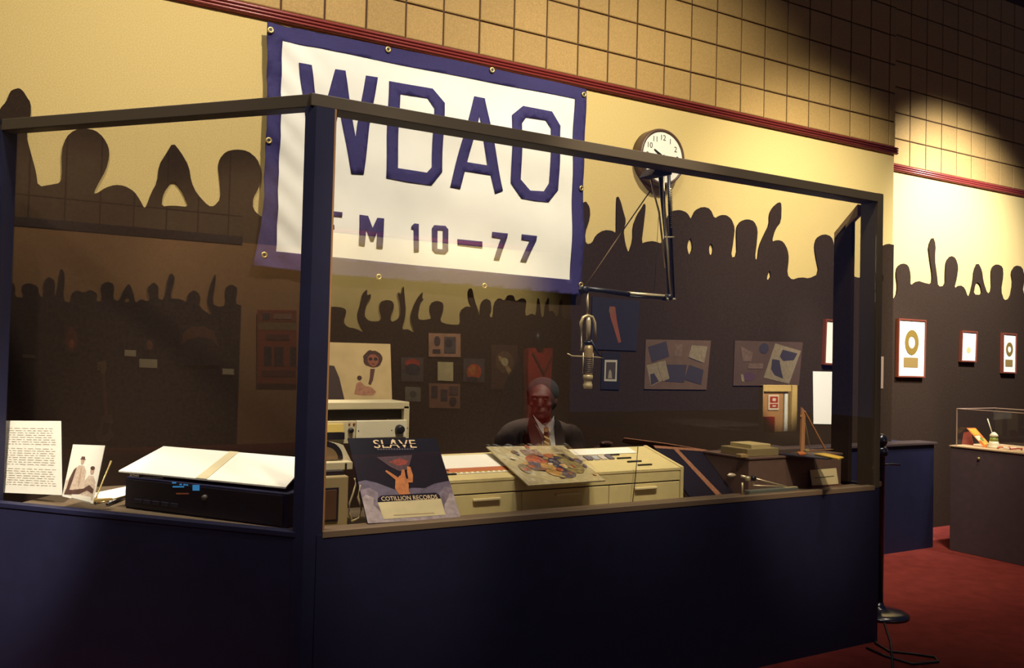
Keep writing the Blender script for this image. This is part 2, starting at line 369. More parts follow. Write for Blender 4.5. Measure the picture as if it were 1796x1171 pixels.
# ================================================================== CLOCK
cc = PY(1163.5, 275, 4.70); ck = thing('wall_clock', (cc.x, WY, cc.z), 'round wall clock in a deep brown case, half hidden by the booth rail', 'clock')
brn = M('clock_case', (92, 70, 58), .4)
part('case', lathe(B(), (cc.x, WY, cc.z), [(.175, 0), (.2, .004), (.2, .085), (.194, .1), (.18, .1), (.178, .09)], (0, -1, 0), 48), brn, ck, True)
part('dial', lathe(B(), (cc.x, WY-.088, cc.z), [(.1795, 0), (.1795, .003)], (0, -1, 0), 48), paper, ck)
for k in range(1, 13):
    a = math.radians(90-30*k)
    text(str(k), (cc.x+.135*math.cos(a), WY-.0915, cc.z+.135*math.sin(a)), (1, 0, 0), (0, 0, 1), .055, dark, ck, 'numeral')
for a, l, wd in ((150, .09, .012), (222, .125, .008)):
    a = math.radians(a); d = V((math.cos(a), 0, math.sin(a))); n = V((-d.z, 0, d.x)); q = V((cc.x, WY-.095, cc.z))
    part('hand', prism(B(), [q-d*.02+n*wd, q+d*l+n*wd*.3, q+d*l-n*wd*.3, q-d*.02-n*wd], (0, -.002, 0)), dark, ck)
part('hub', lathe(B(), (cc.x, WY-.093, cc.z), [(.012, 0), (.01, .006)], (0, -1, 0), 16), dark, ck)

# ================================================================== BOOTH
bt = thing('radio_booth', (0.991, 3.2, 0), 'large dark framed glass radio booth with solid base filling the foreground', 'booth')
RT_, RB_, SL = 2.5236, 2.474, .872
XR = 4.25
EL = PL(-12, 600); EL.z = 0; LEN = (EL-CORN).length
def lbox(t0, t1, o0, o1, z0, z1, bev=0):
    c = CORN+LD*((t0+t1)/2)+LN*((o0+o1)/2); c.z = (z0+z1)/2
    return box(B(), c, (t1-t0, abs(o1-o0), z1-z0), (LD, LN, V((0, 0, 1))), bev)
part('top_rail', span(B(), (CORN.x-.02, 3.2, RB_), (XR+.05, 3.305, RT_), .003), rail_m, bt)
part('top_rail', lbox(.0, LEN+.08, 0, .07, RB_, RT_, .003), rail_m, bt)
part('post', prism(B(), [(.958, 3.226, 0), (.991, 3.196, 0), (1.066, 3.196, 0), (1.066, 3.262, 0), (.99, 3.29, 0)], (0, 0, RB_)), black, bt)
part('post', span(B(), (4.256, 3.197, 0), (4.302, PX(1506, 600, 4.256).y, RT_), .003), rail_m, bt)
part('post', lbox(LEN, LEN+.09, 0, .08, 0, RT_), black, bt)
part('base_panel', span(B(), (1.04, 3.19, 0), (XR+.04, 3.235, SL-.012)), black, bt)
part('base_panel', lbox(0.03, LEN+.05, -.006, .04, 0, SL-.012), black, bt)
part('base_panel', span(B(), (4.26, 3.2, 0), (4.30, 4.1, SL)), black, bt)
sill_m = M('sill_metal', (110, 92, 74), .5)
part('sill', span(B(), (1.062, 3.188, SL-.026), (4.25, 3.235, SL), .002), sill_m, bt)
part('ledge', span(B(), (1.062, 3.236, .84), (4.25, 3.33, .862)), sill_m, bt)
part('sill', lbox(.03, LEN, -.01, .04, SL-.02, SL, .002), black, bt)
part('glass_pane', span(B(), (1.062, 3.205, SL), (4.255, 3.211, RB_+.01)), GLASS, bt, label='clear glass front pane with faint reflections')
part('glass_pane', lbox(.03, LEN+.01, .006, .012, SL, RB_+.01), GLASS, bt)
# thin bead along the left edge of the front pane
part('glazing_bead', span(B(), (1.063, 3.195, SL), (1.07, 3.225, RB_)), M('bead', (150, 110, 70), .5), bt)
# slanted end frame at the far right of the booth
EX = 4.24
part('end_rail', prism(B(), [PX(1504, 358, EX), PX(1463, 408, EX), PX(1463, 421, EX), PX(1504, 378, EX)], (.03, 0, 0)), M('end_wood', (170, 140, 90), .6), bt)
e0, e1 = PX(1463, 418, EX), PX(1494, 380, EX)
part('end_upright', prism(B(), [e0, e1, V((EX, e1.y, SL)), V((EX, e0.y, SL))], (.03, 0, 0)), sil_m, bt)

ctr = thing('counter', (2.5, 3.5, .87), 'tan worktop running inside the booth just below the glass', 'counter')
pts = [(.08, 4.28, .83), (1.0, 3.25, .83), (1.3, 3.6, .83), (.9, 4.5, .83), (.75, 4.65, .83), (.35, 4.65, .83)]
part('side_shelf', prism(B(), pts, (0, 0, .038)), counter_m, ctr)
part('worktop', span(B(), (1.07, 3.335, .77), (4.2, 3.98, .805)), counter_m, ctr)
for x, y in ((.45, 4.45), (1.4, 3.6), (4.1, 3.6), (2.8, 3.9)): part('leg', span(B(), (x-.03, y-.03, 0), (x+.03, y+.03, .83 if x < 1 else .77)), dark, ctr)
CZ = .8685; CW = .806; CL = .8635

# ================================================================== CONSOLE
XC0, XC1 = 1.72, 3.078
cs = thing('mixing_console', (2.2, 3.6, CW), 'wide cream console with drawers and a tilted top, in front of the seated man', 'console')
FYc = 3.46; zf, zb_ = .992, 1.072; YBK = 3.76
def czt(y): return zf+(zb_-zf)*(y-FYc)/(YBK-FYc)
part('body', prism(B(), [(XC0, FYc+.012, CW), (XC0, FYc+.012, zf-.01), (XC0, YBK, zb_-.01), (XC0, YBK, CW)], (XC1-XC0, 0, 0)), cream, cs)
part('side_panel', prism(B(), [(XC1-.02, FYc-.002, CW), (XC1-.02, FYc-.002, zf+.004), (XC1-.02, YBK+.005, zb_+.004), (XC1-.02, YBK+.005, CW)], (.02, 0, 0)), cream, cs)
part('top_plate', prism(B(), [(XC0, FYc-.002, zf-.012), (XC0, FYc-.002, zf), (XC0, YBK, zb_), (XC0, YBK, zb_-.012)], (XC1-.021-XC0, 0, 0)), cream, cs)
xs = [XC0, 2.10, 2.60, 3.055]
for a, b in zip(xs, xs[1:]):
    d = part('drawer', span(B(), (a+.002, FYc, CW+.002), (b-.002, FYc+.03, .922), .002), cream, cs)
    mxx = (a+b)/2; part('handle', span(B(), (mxx-.07, FYc-.014, .893), (mxx+.07, FYc, .905), .003), M('handle', (225, 210, 160), .3), cs)
part('front_fascia', span(B(), (XC0, FYc, .928), (3.055, FYc+.03, zf-.012), .002), cream, cs)
part('gap_shade_strip', span(B(), (XC0, FYc+.006, .921), (3.055, FYc+.02, .929)), dark, cs)  # dark strip stands in for shade between drawers and fascia
sl = V((0, YBK-FYc, zb_-zf)).normalized(); nn = V((0, -sl.z, sl.y))
def ctop(x, t, h=.0): return V((x, FYc, zf))+sl*t+nn*h
for x, t in ((2.86, .05), (2.83, .10), (2.80, .15), (2.76, .20), (1.74, .06), (1.72, .10), (1.70, .14)):
    part('slider', box(B(), ctop(x, t, .004), (.09, .008, .007), (V((1, 0, 0)), sl, nn)), dark, cs)
for k in range(9):
    part('button', box(B(), ctop(2.36+k*.045, .17, .004), (.034, .05, .009), (V((1, 0, 0)), sl, nn), .001), M('key_%d' % (k % 3), [(170, 170, 176), (200, 190, 180), (110, 104, 116)][k % 3], .5), cs)
part('cue_sheet', box(B(), ctop(2.66, .255, .003), (.55, .08, .002), (V((1, 0, 0)), sl, nn)), paper, cs)
sh = tag(link('paper_sheet', box(B(), ctop(1.9, .17, .003), (.46, .22, .002), (V((1, 0, 0)), sl, nn)), paper), 'white printed sheet with orange band lying on the console beside the dark record poster', 'paper')
sh['label'] = 'white sheet with an orange printed band lying on the console, left half'
bm = box(B(), ctop(1.9, .10, .0045), (.46, .045, .001), (V((1, 0, 0)), sl, nn)); part('printed_band', bm, M('orange_print', (190, 110, 70), .7), sh)
bm = B()
for k in range(16): box(bm, ctop(1.69+k*.028, .072, .0045), (.016, .012, .001), (V((1, 0, 0)), sl, nn))
part('lettering', bm, M('yellow_print', (190, 160, 60), .7), sh)

tag(link('cable', tube(B(), [PY(1119, 783, 3.43), PY(1115, 830, 3.42), PY(1109, 884, 3.42)], .0022, 6), dark, smooth=True), 'thin dark wire hanging straight down in front of the cream console', 'cable')
# ================================================================== LEANING SLEEVES
def leaf(name, tl, tr, br, bl, Y, label, cat, mat, th=.006, group=None):
    b0, b1 = PY(*bl, Y), PY(*br, Y); t0, t1 = PX(*tl, b0.x), PX(*tr, b1.x)
    z = max(CZ, .0); 
    n = (t1-t0).cross(b0-t0).normalized()
    if n.y > 0: n = -n
    t = thing(name, (b0+b1)/2, label, cat, group)
    part('card', prism(B(), [t0, t1, b1, b0], -n*th), mat, t)
    return t, quad_map(t0, t1, b1, b0), n, (t0, t1, b1, b0)
dk = M('cover_dark', (14, 13, 30), .6, spec=.15)
t, q, n, cor = leaf('record_poster', (610, 768), (765, 768), (808, 908), (645, 918), 3.30, 'dark blue record poster with clouds, a reaching hand and block lettering, leaning behind the glass', 'poster', dk)
cl1 = M('cloud_a', (84, 74, 96), .6, noise=(26, .55)); cl2 = M('cloud_b', (150, 136, 140), .6, noise=(34, .4)); cl3 = M('cloud_c', (112, 98, 112), .6, noise=(30, .5))
def P8(l): return [(u, min(1, v*.80) if v < .99 else 1) for u, v in l]
decal('cloud_print', q, [(0, .53), (.08, .51), (.2, .55), (.3, .60), (.42, .66), (.55, .62), (.7, .63), (.82, .58), (1, .55), (1, 1), (0, 1)], n, cl1, t, .0005, .0004)
decal('cloud_print', q, [(0, .62), (.10, .60), (.18, .66), (.16, .76), (.22, .86), (.30, .92), (.7, .92), (.80, .82), (.84, .70), (.92, .62), (1, .64), (1, 1), (0, 1)], n, cl3, t, .001, .0004)
decal('cloud_print', q, [(0, .72), (.05, .68), (.12, .72), (.10, .80), (.16, .88), (.20, .95), (.84, .95), (.86, .84), (.92, .76), (.96, .70), (1, .72), (1, 1), (0, 1)], n, cl2, t, .0015, .0004)
hnd = M('hand_print', (176, 104, 48), .6, noise=(60, .25))
decal('forearm_print', q, [(.41, .72), (.37, .62), (.40, .52), (.46, .47), (.52, .50), (.53, .58), (.51, .66), (.53, .72)], n, hnd, t, .002, .0004)
decal('finger_print', q, [(.31, .415), (.33, .40), (.42, .48), (.45, .52), (.41, .53)], n, hnd, t, .0022, .0004)
decal('finger_print', q, [(.455, .50), (.50, .40), (.525, .40), (.515, .52)], n, hnd, t, .0024, .0004)
decal('finger_print', q, [(.545, .46), (.565, .36), (.60, .37), (.605, .47), (.58, .555), (.545, .56)], n, hnd, t, .0022, .0004)
decal('finger_print', q, [(.49, .53), (.56, .50), (.57, .53), (.51, .58)], n, hnd, t, .0026, .0004)
decal('flame_print', q, [(.26, .24), (.66, .22), (.60, .34), (.55, .40), (.47, .42), (.38, .36)], n, M('flame_print', (62, 34, 46), .6, noise=(60, .6)), t, .001, .0004)
decal('flame_print', q, [(.38, .30), (.50, .26), (.60, .29), (.56, .34), (.46, .35)], n, M('ember_print', (130, 44, 32), .6, noise=(60, .5)), t, .0014, .0004)
decal('label_print', q, [(.15, .775), (.16, .73), (.20, .70), (.80, .69), (.835, .72), (.84, .765)], n, dk, t, .0022, .0004)
decal('label_print', q, [(.15, .775), (.84, .765), (.84, .955), (.17, .965)], n, M('label_cream', (196, 182, 140), .6, noise=(20, .08)), t, .0026, .0004)
decal('printed_line', q, R(.28, .925, .72, .935), n, M('faint_brown', (150, 126, 96), .7), t, .003, .0003)
rr = (cor[1]-cor[0]).normalized(); uu = (cor[0]-cor[3]).normalized()
text('SLAVE', q(.50, .082)+n*.001, rr, uu, .060, M('gold_print', (226, 196, 156), .5), t, sx=1.25, label='cream block lettering')
decal('lettering_bar', q, R(.26, .078, .74, .088), n, dk, t, .0025, .0004)
decal('lettering_spike', q, [(.46, .045), (.49, .012), (.52, .045)], n, M('gold_print', (226, 196, 156), .5), t, .001, .0004)
for k in range(14): decal('small_print', q, R(.29+k*.03, .136, .308+k*.03, .150), n, M('grey_print', (92, 84, 100), .5), t, .001, .0004)
text('COTILLION RECORDS', q(.50, .742)+n*.0030, rr, uu, .028, M('gold_print', (226, 196, 156), .5), t, sx=.92)

pm = M('plastic_sleeve_paper', (186, 172, 130), .35, noise=(25, .12))
t, q, n, cor = leaf('record_sleeve', (853, 783), (988, 781), (1062, 842), (927, 851), 3.33, 'colourful illustrated record sleeve in crinkled clear plastic, leaning on the console', 'record sleeve', pm)
for i, (poly, c) in enumerate([
    (ell(.46, .40, .16, .14), (176, 84, 52)), (ell(.66, .36, .15, .13), (170, 92, 50)), (ell(.34, .56, .12, .12), (104, 92, 96)),
    (ell(.60, .68, .15, .22), (74, 66, 84)), (ell(.78, .52, .15, .28), (132, 116, 70)), (ell(.48, .66, .10, .18), (186, 140, 70)),
    (R(.36, .12, .58, .26), (140, 112, 100)), (ell(.27, .17, .04, .05), (124, 104, 80)), (ell(.62, .50, .07, .14), (50, 46, 70)), (ell(.17, .62, .06, .12), (146, 130, 96))]):
    decal('printed_figure', q, poly, n, M('print_%d' % i, dim(c, .92), .5, noise=(38, .55)), t, .0008+.0003*i, .0003)
random.seed(11)
for i in range(34):
    cu_, cv_ = random.gauss(.52, .2), random.gauss(.5, .2); cu_ = min(.94, max(.06, cu_)); cv_ = min(.94, max(.06, cv_))
    decal('printed_blot', q, ell(cu_, cv_, random.uniform(.015, .05), random.uniform(.02, .06), 8), n, M('blot_%d' % (i % 7), [(160, 76, 50), (190, 150, 84), (90, 82, 100), (150, 134, 92), (120, 70, 66), (204, 190, 150), (70, 60, 74)][i % 7], .5, noise=(50, .4)), t, .004+.0001*i, .0003)
bm = B()
random.seed(3)
nx, nz = 26, 16; g = [[bm.verts.new(q(-.01+1.04*i/nx, -.01+1.04*j/nz)+n*(.008+.006*random.random())) for i in range(nx+1)] for j in range(nz+1)]
for j in range(nz):
    for i in range(nx): bm.faces.new((g[j][i], g[j][i+1], g[j+1][i+1], g[j+1][i]))
part('plastic_wrap', bm, WRAP, t)

t, q, n, cor = leaf('record_cover', (1146, 781), (1237, 788), (1302, 873), (1217, 881), 3.42, 'dark record cover with worn brown edges leaning right of the cream console', 'record cover', M('cover_black', (26, 24, 36), .3))
bw = M('worn_edge', (130, 84, 58), .6, noise=(60, .3))
decal('worn_edge', q, R(.93, 0, 1, 1), n, bw, t); decal('worn_edge', q, R(0, 0, 1, .05), n, bw, t); decal('worn_stripe', q, [(.35, .05), (.44, .05), (.66, 1), (.54, 1)], n, bw, t)
# open back leaf of the same cover
a0 = PY(1094, 768, 3.86); a1 = PY(1240, 790, 3.80)
part('back_leaf', prism(B(), [a0, a1, a1+V((0, .02, -.12)), a0+V((.0, .02, -.022))], (0, .006, 0)), brown, t)
part('worn_edge', tube(B(), [a0+V((0, -.004, 0)), a0.lerp(a1, .5)+V((0, -.004, .004)), a1+V((0, -.004, 0))], .005, 6), bw, t)

# ================================================================== RACK, TAPE DECK, MONITOR
YR = 3.62
rk = thing('equipment_rack', PY(640, 800, YR), 'beige open equipment rack with meter panel, left end of the console', 'rack')
def yp(x, y): return PY(x, y, YR)
fa = [yp(556, 705), yp(712, 706), yp(709, 800), yp(556, 800)]
x0, x1, zt, zb = fa[0].x, fa[1].x, yp(640, 705).z, .905
D = .20
for X in (x0-.0, x1): part('upright', span(B(), (X-.008, YR, CW), (X+.018, YR+D, zt-.02)), beige, rk)
part('top_panel', span(B(), (x0-.008, YR, zt-.032), (x1+.018, YR+D, zt), .003), beige, rk)
part('blank_panel', span(B(), (x0+.018, YR+.03, yp(640, 735).z), (x1-.008, YR+.035, zt-.032)), dark, rk)
zp0, zp1 = yp(640, 768).z, yp(640, 737).z
xm = yp(623, 750).x
pr = part('meter_panel', span(B(), (x0+.01, YR-.012, zp0-.02), (xm-.002, YR+.01, zp1), .002), beige, rk)
part('blank_faceplate', span(B(), (xm, YR-.014, zp0), (x1+.002, YR+.01, zp1), .003), M('faceplate', (222, 214, 184), .45), rk)
mw = yp(600, 750).x
part('meter', span(B(), (x0+.015, YR-.02, yp(580, 757).z), (mw, YR-.012, yp(580, 743).z)), M('meter_yellow', (222, 196, 110), .5), rk, label='yellow meter window')  # meter window is flat yellow, nothing emitted
part('meter_case', span(B(), (x0+.015, YR-.022, yp(580, 770).z), (mw+.005, YR-.0125, yp(580, 758).z)), dark, rk)
kx = yp(698, 752); part('knob', lathe(B(), (kx.x, YR-.014, kx.z), [(.021, 0), (.02, .012), (.017, .026), (.013, .028)], (0, -1, 0), 24), dark, rk, True)
kx = yp(613, 754); part('knob', lathe(B(), (kx.x, YR-.012, kx.z), [(.012, 0), (.011, .014), (.008, .018)], (0, -1, 0), 18), dark, rk, True)
for px in (611, 619):
    kx = yp(px, 743); part('indicator_lamp', lathe(B(), (kx.x, YR-.012, kx.z), [(.0045, 0), (.004, .004)], (0, -1, 0), 12), M('lamp_red', (130, 40, 30), .4), rk)
for px, py in ((627, 755), (685, 754), (713, 750)):
    kx = yp(px, py); part('screw', lathe(B(), (kx.x, YR-.014, kx.z), [(.003, 0), (.002, .002)], (0, -1, 0), 8), dark, rk)

YT = 3.5
td = thing('tape_deck', PY(590, 822, YT), 'cream tape deck with a dark reel below the meter rack', 'tape deck')
a = PY(557, 782, YT); b = PY(617, 806, YT)
part('body', prism(B(), [PY(557, 778, YT), PY(585, 776, YT), PY(602, 780, YT), PY(612, 800, YT), PY(618, 812, YT), PY(557, 812, YT)], (0, .05, 0)), M('deck_cream', (214, 204, 176), .45), td)
rc = PY(570, 806, YT-.004); rad = (PY(601, 806, YT)-PY(570, 806, YT)).length
part('reel', prism(B(), [rc+V((rad*math.cos(k*math.pi/20), 0, rad*1.0*math.sin(k*math.pi/20))) for k in range(21)], (0, -.004, 0)), dark, td)
part('reel_label', prism(B(), [rc+V((rad*.7*math.cos(k*math.pi/16), -.004, rad*.7*math.sin(k*math.pi/16))) for k in range(17)], (0, -.003, 0)), M('reel_brown', (120, 98, 70), .5), td)
p0, p1 = PY(557, 826, YT-.06), PY(619, 808, YT-.06)
part('deck_plate', span(B(), (p0.x-.02, YT-.06, p0.z), (p1.x, YT+.05, p1.z-.003), .003), beige, td)
part('slot', span(B(), (PY(605, 812, YT-.06).x, YT-.064, PY(605, 824, YT-.06).z), (PY(608, 812, YT-.06).x, YT-.058, PY(608, 812, YT-.06).z)), dark, td)
YM = 3.36
mo = thing('monitor', PY(590, 920, YM), 'small tan television monitor with dark screen at the booth corner', 'monitor')
p0, p1 = PY(556, 925, YM), PY(612, 834, YM)
part('cabinet', span(B(), (p0.x, YM, CW), (p1.x, YM+.16, p1.z), .006), M('monitor_tan', (156, 138, 98), .5), mo)
s0, s1 = PY(556, 918, YM), PY(594, 854, YM)
part('bezel', span(B(), (s0.x+.006, YM-.006, CZ+.004), (s1.x, YM, s1.z), .002), dark, mo)
part('screen', span(B(), (s0.x+.012, YM-.009, CZ+.012), (s1.x-.01, YM-.004, s1.z-.008), .002), M('screen', (84, 60, 44), .3), mo)
part('support', span(B(), (p0.x+.02, YM+.03, p1.z), (p1.x-.01, YM+.13, PY(590, 828, YM).z)), dark, mo)
cb = B(); c = [PY(*p, 3.42) for p in ((622, 838), (624, 850), (619, 866), (613, 882), (612, 900), (618, 912))]; tube(cb, c, .004, 6)
c = [PY(*p, 3.40) for p in ((632, 850), (628, 872), (634, 892), (630, 908), (616, 914))]; tube(cb, c, .004, 6)
tag(link('cable', cb, M('cable_cream', (180, 165, 125), .6), smooth=True), 'loose cream cables dropping beside the tan monitor', 'cable')
pp = tag(link('paper_stack', span(B(), (1.10, 3.34, CW), (1.33, 3.44, CW+.034), .002), M('paper_old', (186, 168, 120), .8)), 'low pile of yellowed papers on the counter by the booth corner', 'papers')

# ================================================================== LEFT SIDE: document, photo, recorder with white board
def lleaf(name, tl, tr, br, bl, off, lean, label, cat, mat, th=.004):
    t0, t1, b1, b0 = PL(*tl, off+lean), PL(*tr, off+lean), PL(*br, off), PL(*bl, off)
    n = (t1-t0).cross(b0-t0).normalized()
    if n.dot(LN) > 0: n = -n
    t = thing(name, (b0+b1)/2, label, cat); part('card', prism(B(), [t0, t1, b1, b0], -n*th), mat, t)
    return t, quad_map(t0, t1, b1, b0), n, (t0, t1, b1, b0)
t, q, n, cor = lleaf('document', (-30, 737), (106, 738), (108, 868), (-30, 862), .10, .03, 'white typed sheet standing upright at the left end of the counter', 'document', paper)
bm = B(); random.seed(5)
for k in range(26):
    v = .1+k*.031
    if k in (8, 17): continue
    x = .24
    while x < .9:
        wv = random.uniform(.02, .09); P = [q(x, v)+n*.001, q(min(x+wv, .94), v)+n*.001, q(min(x+wv, .94), v+.007)+n*.001, q(x, v+.007)+n*.001]
        prism(bm, P, n*.0003); x += wv+.02
part('typed_text', bm, M('faint_ink', (196, 180, 160), .8), t)
t, q, n, cor = lleaf('photograph', (128, 779), (184, 781), (163, 883), (109, 870), .03, .03, 'sepia photo print of two men in a scratched white border, propped on the ledge', 'photograph', paper, .002)
sep = M('sepia_dark', (92, 66, 56), .6, noise=(90, .3)); sepm = M('sepia_mid', (190, 160, 140), .6, noise=(60, .3))
decal('printed_backdrop', q, [(.03, .95), (.03, .70), (.2, .62), (.5, .72), (.8, .66), (.97, .70), (.97, .95)], n, M('sepia_pale', (214, 196, 176), .6, noise=(60, .2)), t, .0006, .0002)
# left man: pale suit, hat; right man lower
decal('printed_figure', q, [(.10, .92), (.10, .66), (.20, .46), (.34, .38), (.50, .38), (.60, .48), (.60, .70), (.52, .92)], n, M('sepia_suit', (204, 184, 164), .6, noise=(80, .25)), t, .001, .0002)
decal('printed_shade', q, [(.12, .66), (.20, .48), (.28, .42), (.24, .64), (.18, .88), (.08, .90)], n, sep, t, .0014, .0002)
decal('printed_shade', q, [(.40, .42), (.44, .41), (.47, .60), (.45, .78), (.41, .70)], n, sepm, t, .0014, .0002)
decal('printed_face', q, ell(.42, .30, .055, .06), n, sepm, t, .0016, .0002); decal('printed_hat', q, [(.33, .27), (.36, .255), (.37, .215), (.47, .215), (.48, .255), (.52, .27)], n, sep, t, .002, .0002)
decal('printed_figure', q, [(.58, .92), (.60, .66), (.70, .54), (.86, .54), (.95, .64), (.94, .92)], n, M('sepia_suit', (204, 184, 164), .6), t, .0012, .0002)
decal('printed_face', q, ell(.78, .45, .06, .065), n, sepm, t, .0016, .0002); decal('printed_hair', q, ell(.78, .405, .07, .035), n, sep, t, .002, .0002)
decal('printed_shade', q, [(.62, .78), (.78, .70), (.94, .76), (.94, .84), (.74, .80), (.50, .90), (.06, .95), (.08, .86), (.3, .84)], n, sep, t, .0018, .0002)
decal('caption_strip', q, R(.30, .90, .92, .985), n, M('caption', (226, 222, 204), .7), t, .0018, .0002)
es = thing('easel', PL(180, 880, .06), 'small brass wire easel leg propping the sepia photo print', 'easel')
part('rod', tube(B(), [PL(195, 808, .13), PL(170, 868, .05), PL(166, 884, .03)], .004, 6), brass, es, True)
part('rod', tube(B(), [PL(166, 884, .03), PL(225, 868, .2), ], .003, 6), brass, es, True)
part('foot', box(B(), PL(181, 876, .05), (.07, .03, .008)), M('foot_brass', (170, 140, 80), .4), es)
t = tag(link('paper_sheet', prism(B(), [PZ(150, 868, CZ+.003), PZ(228, 852, CZ+.003), PZ(238, 862, CZ+.003), PZ(200, 882, CZ+.003)], (0, 0, .002)), paper), 'small loose white sheet lying flat behind the sepia photo', 'paper')
t = tag(link('pen', tube(B(), [PZ(188, 884, CZ+.01), PZ(232, 866, CZ+.01)], .006, 8), dark, smooth=True), 'black pen lying on the ledge right of the photo print', 'pen')

# recorder: front parallel to the left pane, 0.15 behind it
zl = 1.02
fl, frt = PZ(222, 832, zl-.012), PZ(506, 862, zl-.012)
fd = (frt-fl); fd.z = 0; Lr = fd.length; fd.normalize(); fn = V((-fd.y, fd.x, 0))
if fn.dot(LN) < 0: fn = -fn
rc = thing('recorder', (fl+frt)/2-V((0, 0, zl-CZ-.012)), 'wide black tape recorder with small blue display, under the white board', 'recorder')
def rbox(t0, t1, d0, d1, z0, z1, bev=0):
    c = V((fl.x, fl.y, 0))+fd*((t0+t1)/2)+fn*((d0+d1)/2); c.z = (z0+z1)/2
    return box(B(), c, (t1-t0, d1-d0, z1-z0), (fd, fn, V((0, 0, 1))), bev)
part('case', rbox(0, Lr, 0, .26, CZ, zl-.02, .004), black, rc)
part('front_panel', rbox(.004, Lr-.02, -.006, 0, CZ+.008, zl-.03), dark, rc)
blue = M('display_blue', (60, 140, 200), .5, emit=.55); ld = M('lamp_dim', (170, 190, 210), .5, emit=.3)
def rpx(x, y):   # point on the recorder front
    d = ray(x, y); p0 = V((fl.x, fl.y, 0))-fn*.0065; return O+d*((p0-O).dot(fn)/d.dot(fn))
def rdec(name, x0, y0, x1, y1, mat):
    return part(name, prism(B(), [rpx(x0, y0), rpx(x1, y0), rpx(x1, y1), rpx(x0, y1)], -fn*.001), mat, rc)
rdec('display', 338, 850, 350, 860, blue)
for x, y, ww in ((302, 845, 7), (303, 852, 20), (315, 848, 4), (322, 848.5, 4), (327, 849, 3)): rdec('display_segment', x, y, x+ww, y+2.5, blue)
rdec('indicator', 309, 864, 331, 866.5, M('lamp_amber', (150, 80, 50), .5, emit=.15))
text('SONY', rpx(236, 834), fd, (0, 0, 1), .014, M('silver_print', (170, 160, 140), .4), rc, sx=1.5)
rdec('slot', 250, 836, 286, 838.5, M('silver_dim', (90, 84, 80), .4))
for k in range(5):
    part('button', rbox(.06+k*.05, .10+k*.05, -.012, -.006, CZ+.03, CZ+.045, .001), M('button_black', (40, 38, 52), .4), rc)
part('dial', lathe(B(), rpx(360, 872), [(.012, 0), (.01, .012)], -fn, 18), M('silver_dim', (90, 84, 80), .4), rc, True)
A, Bq = PZ(208, 825, zl), PZ(501, 854, zl); Cc = PZ(287, 782, 1.10); Dd = Cc+(Bq-A)*.93
wbd = thing('white_board', (A+Bq)/2, 'large white folded board lying tilted on the black tape recorder', 'board')
part('sheet', prism(B(), [A, Bq, Dd, Cc], (0, 0, -.006)), paper, wbd)
qb = quad_map(Cc, Dd, Bq, A)
part('fold_band', prism(B(), [qb(.47, 0)+V((0, 0, .001)), qb(.53, 0)+V((0, 0, .001)), qb(.55, 1)+V((0, 0, .001)), qb(.485, 1)+V((0, 0, .001))], (0, 0, .001)), M('band_cream', (214, 200, 160), .7), wbd)
part('prop', rbox(.05, Lr-.1, .16, .24, zl-.02, 1.06), black, wbd)

# ================================================================== RIGHT END OF THE BOOTH: box and things on it
bx = thing('storage_box', (3.75, 3.45, CW), 'grey brown lidless box at the right end of the counter, papers on top', 'box')
bxm = M('box_brown', (96, 74, 64), .7, noise=(30, .1))
YX = 3.345; b0, b1 = PY(1313, 850, YX), PY(1478, 800, YX)
zbt = PY(1395, 798, YX).z
part('body', span(B(), (b0.x, YX, CW), (min(b1.x, 4.16), YX+.34, zbt-.012), .004), bxm, bx)
part('lid', span(B(), (b0.x-.006, YX-.006, zbt-.012), (min(b1.x, 4.16)+.006, YX+.346, zbt), .003), bxm, bx)
cd = thing('sign_card', PY(1447, 851, YX-.03), 'small cream printed card leaning on the grey brown box', 'card')
c0, c1, c2_, c3_ = PY(1420, 824, YX-.012), PY(1466, 820.5, YX-.012), PY(1470, 848, YX-.03), PY(1424, 851.5, YX-.03)
part('card', prism(B(), [c0, c1, c2_, c3_], (0, -.003, 0)), M('card_cream', (206, 190, 146), .7), cd)
qq = quad_map(c0, c1, c2_, c3_); part('printed_line', prism(B(), [qq(.12, .5)+V((0, -.004, 0)), qq(.86, .46)+V((0, -.004, 0)), qq(.86, .50)+V((0, -.004, 0)), qq(.12, .54)+V((0, -.004, 0))], (0, -.0004, 0)), ink, cd)
part('foot', prism(B(), [PY(1425, 851, YX-.035), PY(1478, 849, YX-.035), PY(1478, 852.5, YX-.035), PY(1425, 855, YX-.035)], (0, .02, 0)), brown, cd)
def lump(name, x0, y0, x1, y1, Y, dep, mat, label, cat, bev=.003, z0=None):
    a, b = PY(x0, y1, Y), PY(x1, y0, Y)
    return tag(link(name, span(B(), (a.x, Y, a.z if z0 is None else z0), (b.x, Y+dep, b.z), bev), mat), label, cat)
ZB = zbt
lump('book', 1318, 778, 1352, 789, YX+.03, .16, M('book_tan', (176, 158, 110), .7), 'thick tan book on the left end of the box, below the door reflection', 'book', z0=ZB+.017)
lump('book', 1311, 785, 1366, 795, YX+.02, .2, M('book_olive', (128, 112, 76), .7), 'olive paperbound volume under the thick tan book', 'book', z0=ZB)
lump('tape_reel_box', 1366, 786, 1404, 796, YX+.04, .2, M('box_darker', (74, 60, 56), .7), 'flat dark carton in the middle of the box top', 'carton', z0=ZB)
lump('wooden_plank', 1420, 786, 1489, 800, YX+.12, .02, M('plank_brown', (128, 92, 62), .6, noise=(30, .2)), 'brown plank along the back of the box, behind the magazines', 'plank', z0=ZB)
def mag(px, zoff, mat, label):
    P = [PZ(x, y, ZB+zoff) for x, y in px]; return tag(link('magazine', prism(B(), P, (0, 0, .006)), mat), label, 'magazine', None)
